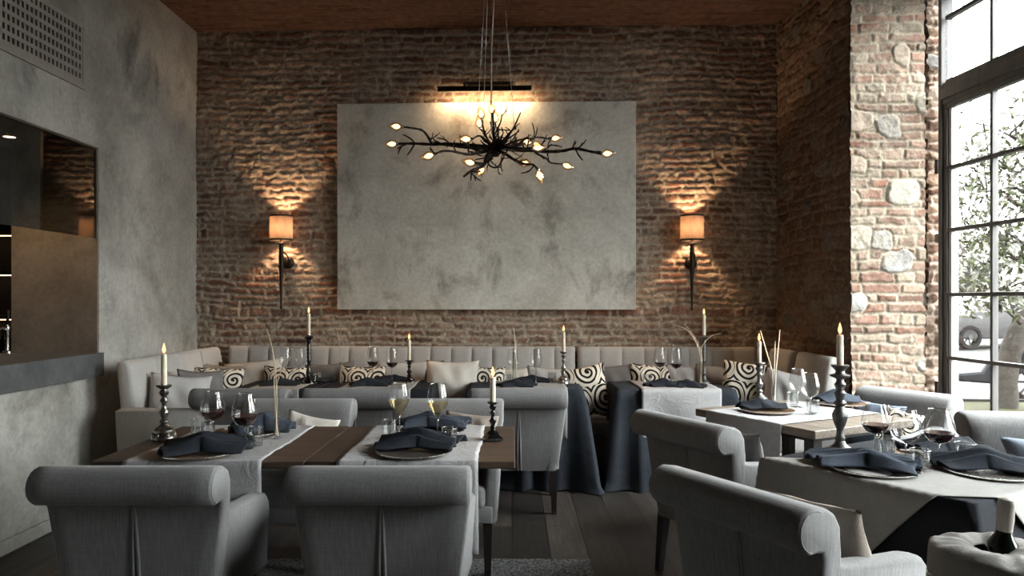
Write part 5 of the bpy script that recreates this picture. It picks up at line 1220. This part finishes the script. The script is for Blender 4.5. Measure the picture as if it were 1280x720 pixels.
def scooter(label, x, y, rz, mat):
    t = thing('motor_scooter', label, 'scooter', (x, y, gz(x)), rz, 'scooters parked outside the window')
    for sy in (-.62, .62):
        m = MB(); wheel(m, (0, sy, .28), .28, .11, 'x'); o = put('wheel', m.mesh('wheel', M['tyre'], auto=50), t)
        m = MB(); hubm(m, (0, sy, .28), .28, .11, 'x'); put('wheel_rim', m.mesh('wheel_rim', M['car'], auto=50), o)
    v, f = extrude([(-.90, .52), (-.80, .74), (-.25, .72), (-.05, .40), (.22, .36), (.30, .26), (-.30, .24), (-.55, .44)], [(-.14, .03), (-.11, 0), (.11, 0), (.14, .03)]); put('rear_body', MB().add(v, f).mesh('rear_body', M[mat], auto=40), t)
    v, f = extrude([(.24, .30), (.40, .92), (.50, .95), (.52, .70), (.36, .28)], [(-.20, .03), (-.16, 0), (.16, 0), (.20, .03)]); put('leg_shield', MB().add(v, f).mesh('leg_shield', M[mat], auto=40), t)
    v, f = extrude([(.38, .56), (.60, .62), (.88, .52), (.90, .46), (.60, .57)], [(-.07, .01), (.07, .01)]); put('mudguard', MB().add(v, f).mesh('mudguard', M['scooter_grey'], auto=40), t)
    v, f = extrude([(-.88, .76), (-.84, .83), (-.40, .82), (-.16, .76), (-.20, .72)], [(-.13, .02), (-.10, 0), (.10, 0), (.13, .02)]); put('seat', MB().add(v, f).mesh('seat', M['tyre'], auto=40), t)
    m = MB(); m.tube([(0, .62, .28), (0, .42, .95)], .03); m.tube([(-.32, .36, 1.02), (0, .44, 1.0), (.32, .36, 1.02)], .016); m.lathe([(0, -.06), (.08, -.04), (.09, .03), (0, .06)], 14, c=(0, .47, 1.0)); put('handlebar', m.mesh('handlebar', M['scooter'], auto=40), t)
    m = MB()
    for s in (-1, 1): m.tube([(s*.24, .38, 1.02), (s*.28, .38, 1.16)], .006); m.box(s*.28-.06, s*.28+.06, .37, .385, 1.14, 1.22, .006)
    put('mirrors', m.mesh('mirrors', M['tyre'], auto=40), t)
scooter('dark scooter parked outside beyond the planter, left of the tree trunk', 6.45, 10.1, math.radians(60), 'scooter')
scooter('dark scooter parked outside beyond the planter, right of the tree trunk', 8.1, 9.9, math.radians(35), 'scooter')
bl = thing('street_building', 'pale building across the street, bleached by daylight behind the tree', 'building', (26, 30, gz(26)))
m = MB(); m.box(-14, 14, 0, 6, -1, 3.4); put('facade', m.mesh('facade', M['facade']), bl)
m = MB(); m.box(-14.2, 14.2, -.3, 6.2, 3.4, 3.6); put('cornice', m.mesh('cornice', M['facade']), bl)
for k in range(6): m = MB(); m.box(-12+k*4.2, -10.6+k*4.2, -.06, .0, .2, 2.4); put('shutter', m.mesh('shutter', M['planter']), bl)

# ------------------------------------------------------------------ light and camera
W = bpy.data.worlds.new('daylight'); SC.world = W; W.use_nodes = True; nt = W.node_tree; nt.nodes.clear()
out = nt.nodes.new('ShaderNodeOutputWorld'); bg = nt.nodes.new('ShaderNodeBackground'); nt.links.new(bg.outputs[0], out.inputs[0])
tc = nt.nodes.new('ShaderNodeTexCoord'); sp = nt.nodes.new('ShaderNodeSeparateXYZ'); nt.links.new(tc.outputs['Generated'], sp.inputs[0])
mr = nt.nodes.new('ShaderNodeMapRange'); nt.links.new(sp.outputs[2], mr.inputs['Value'])      # overcast sky: three times brighter overhead than at the horizon
mr.inputs['From Min'].default_value = 0; mr.inputs['From Max'].default_value = 1; mr.inputs['To Min'].default_value = 6.5; mr.inputs['To Max'].default_value = 21
nt.links.new(mr.outputs[0], bg.inputs[1]); bg.inputs[0].default_value = (.95, .97, .965, 1)
for i, (a, b) in enumerate(niches):
    ld = bpy.data.lights.new('window_portal', 'AREA'); ld.shape = 'RECTANGLE'; ld.size = b-a; ld.size_y = WTOPS[i]; ld.cycles.is_portal = True
    lo = link(bpy.data.objects.new('window_portal', ld)); p = along((a+b)/2, TH+.10); lo.location = (p.x, p.y, WTOPS[i]/2)
    lo.rotation_euler = Vector((-wn.x, -wn.y, 0)).to_track_quat('-Z', 'Z').to_euler()
for a, b in rear_w:
    ld = bpy.data.lights.new('window_portal', 'AREA'); ld.shape = 'RECTANGLE'; ld.size = b-a; ld.size_y = WIN_TOP; ld.cycles.is_portal = True
    lo = link(bpy.data.objects.new('window_portal', ld)); lo.location = ((a+b)/2, REAR-.34, WIN_TOP/2); lo.rotation_euler = (PI/2, 0, PI)
    lo.rotation_euler = Vector((0, 1, 0)).to_track_quat('-Z', 'Z').to_euler()
ld = bpy.data.lights.new('downlight_lamp', 'SPOT'); ld.energy = 8; ld.color = (1, .68, .38); ld.spot_size = math.radians(110); ld.spot_blend = .6; ld.shadow_soft_size = .03
lo = link(bpy.data.objects.new('downlight_lamp', ld), dl); lo.location = (0, 0, -.012)
cd = bpy.data.cameras.new('camera'); cam = link(bpy.data.objects.new('camera', cd)); cam.location = (0, 0, CH); cam.rotation_euler = (PI/2, 0, 0)
cd.sensor_fit = 'HORIZONTAL'; cd.sensor_width = 36; cd.lens = F/1280*36; cd.shift_y = (HY-360)/1280; cd.clip_start = .05; cd.clip_end = 300
SC.camera = cam
vs = SC.view_settings; SC.display_settings.display_device = 'sRGB'; vs.view_transform = 'Standard'; vs.look = 'None'; vs.exposure = 1.5; vs.gamma = 1; vs.use_curve_mapping = False
cy = SC.cycles; cy.use_denoising = True; cy.max_bounces = 10; cy.diffuse_bounces = 5; cy.glossy_bounces = 4; cy.transparent_max_bounces = 24; cy.transmission_bounces = 6; cy.sample_clamp_indirect = 6; cy.caustics_reflective = False; cy.caustics_refractive = False
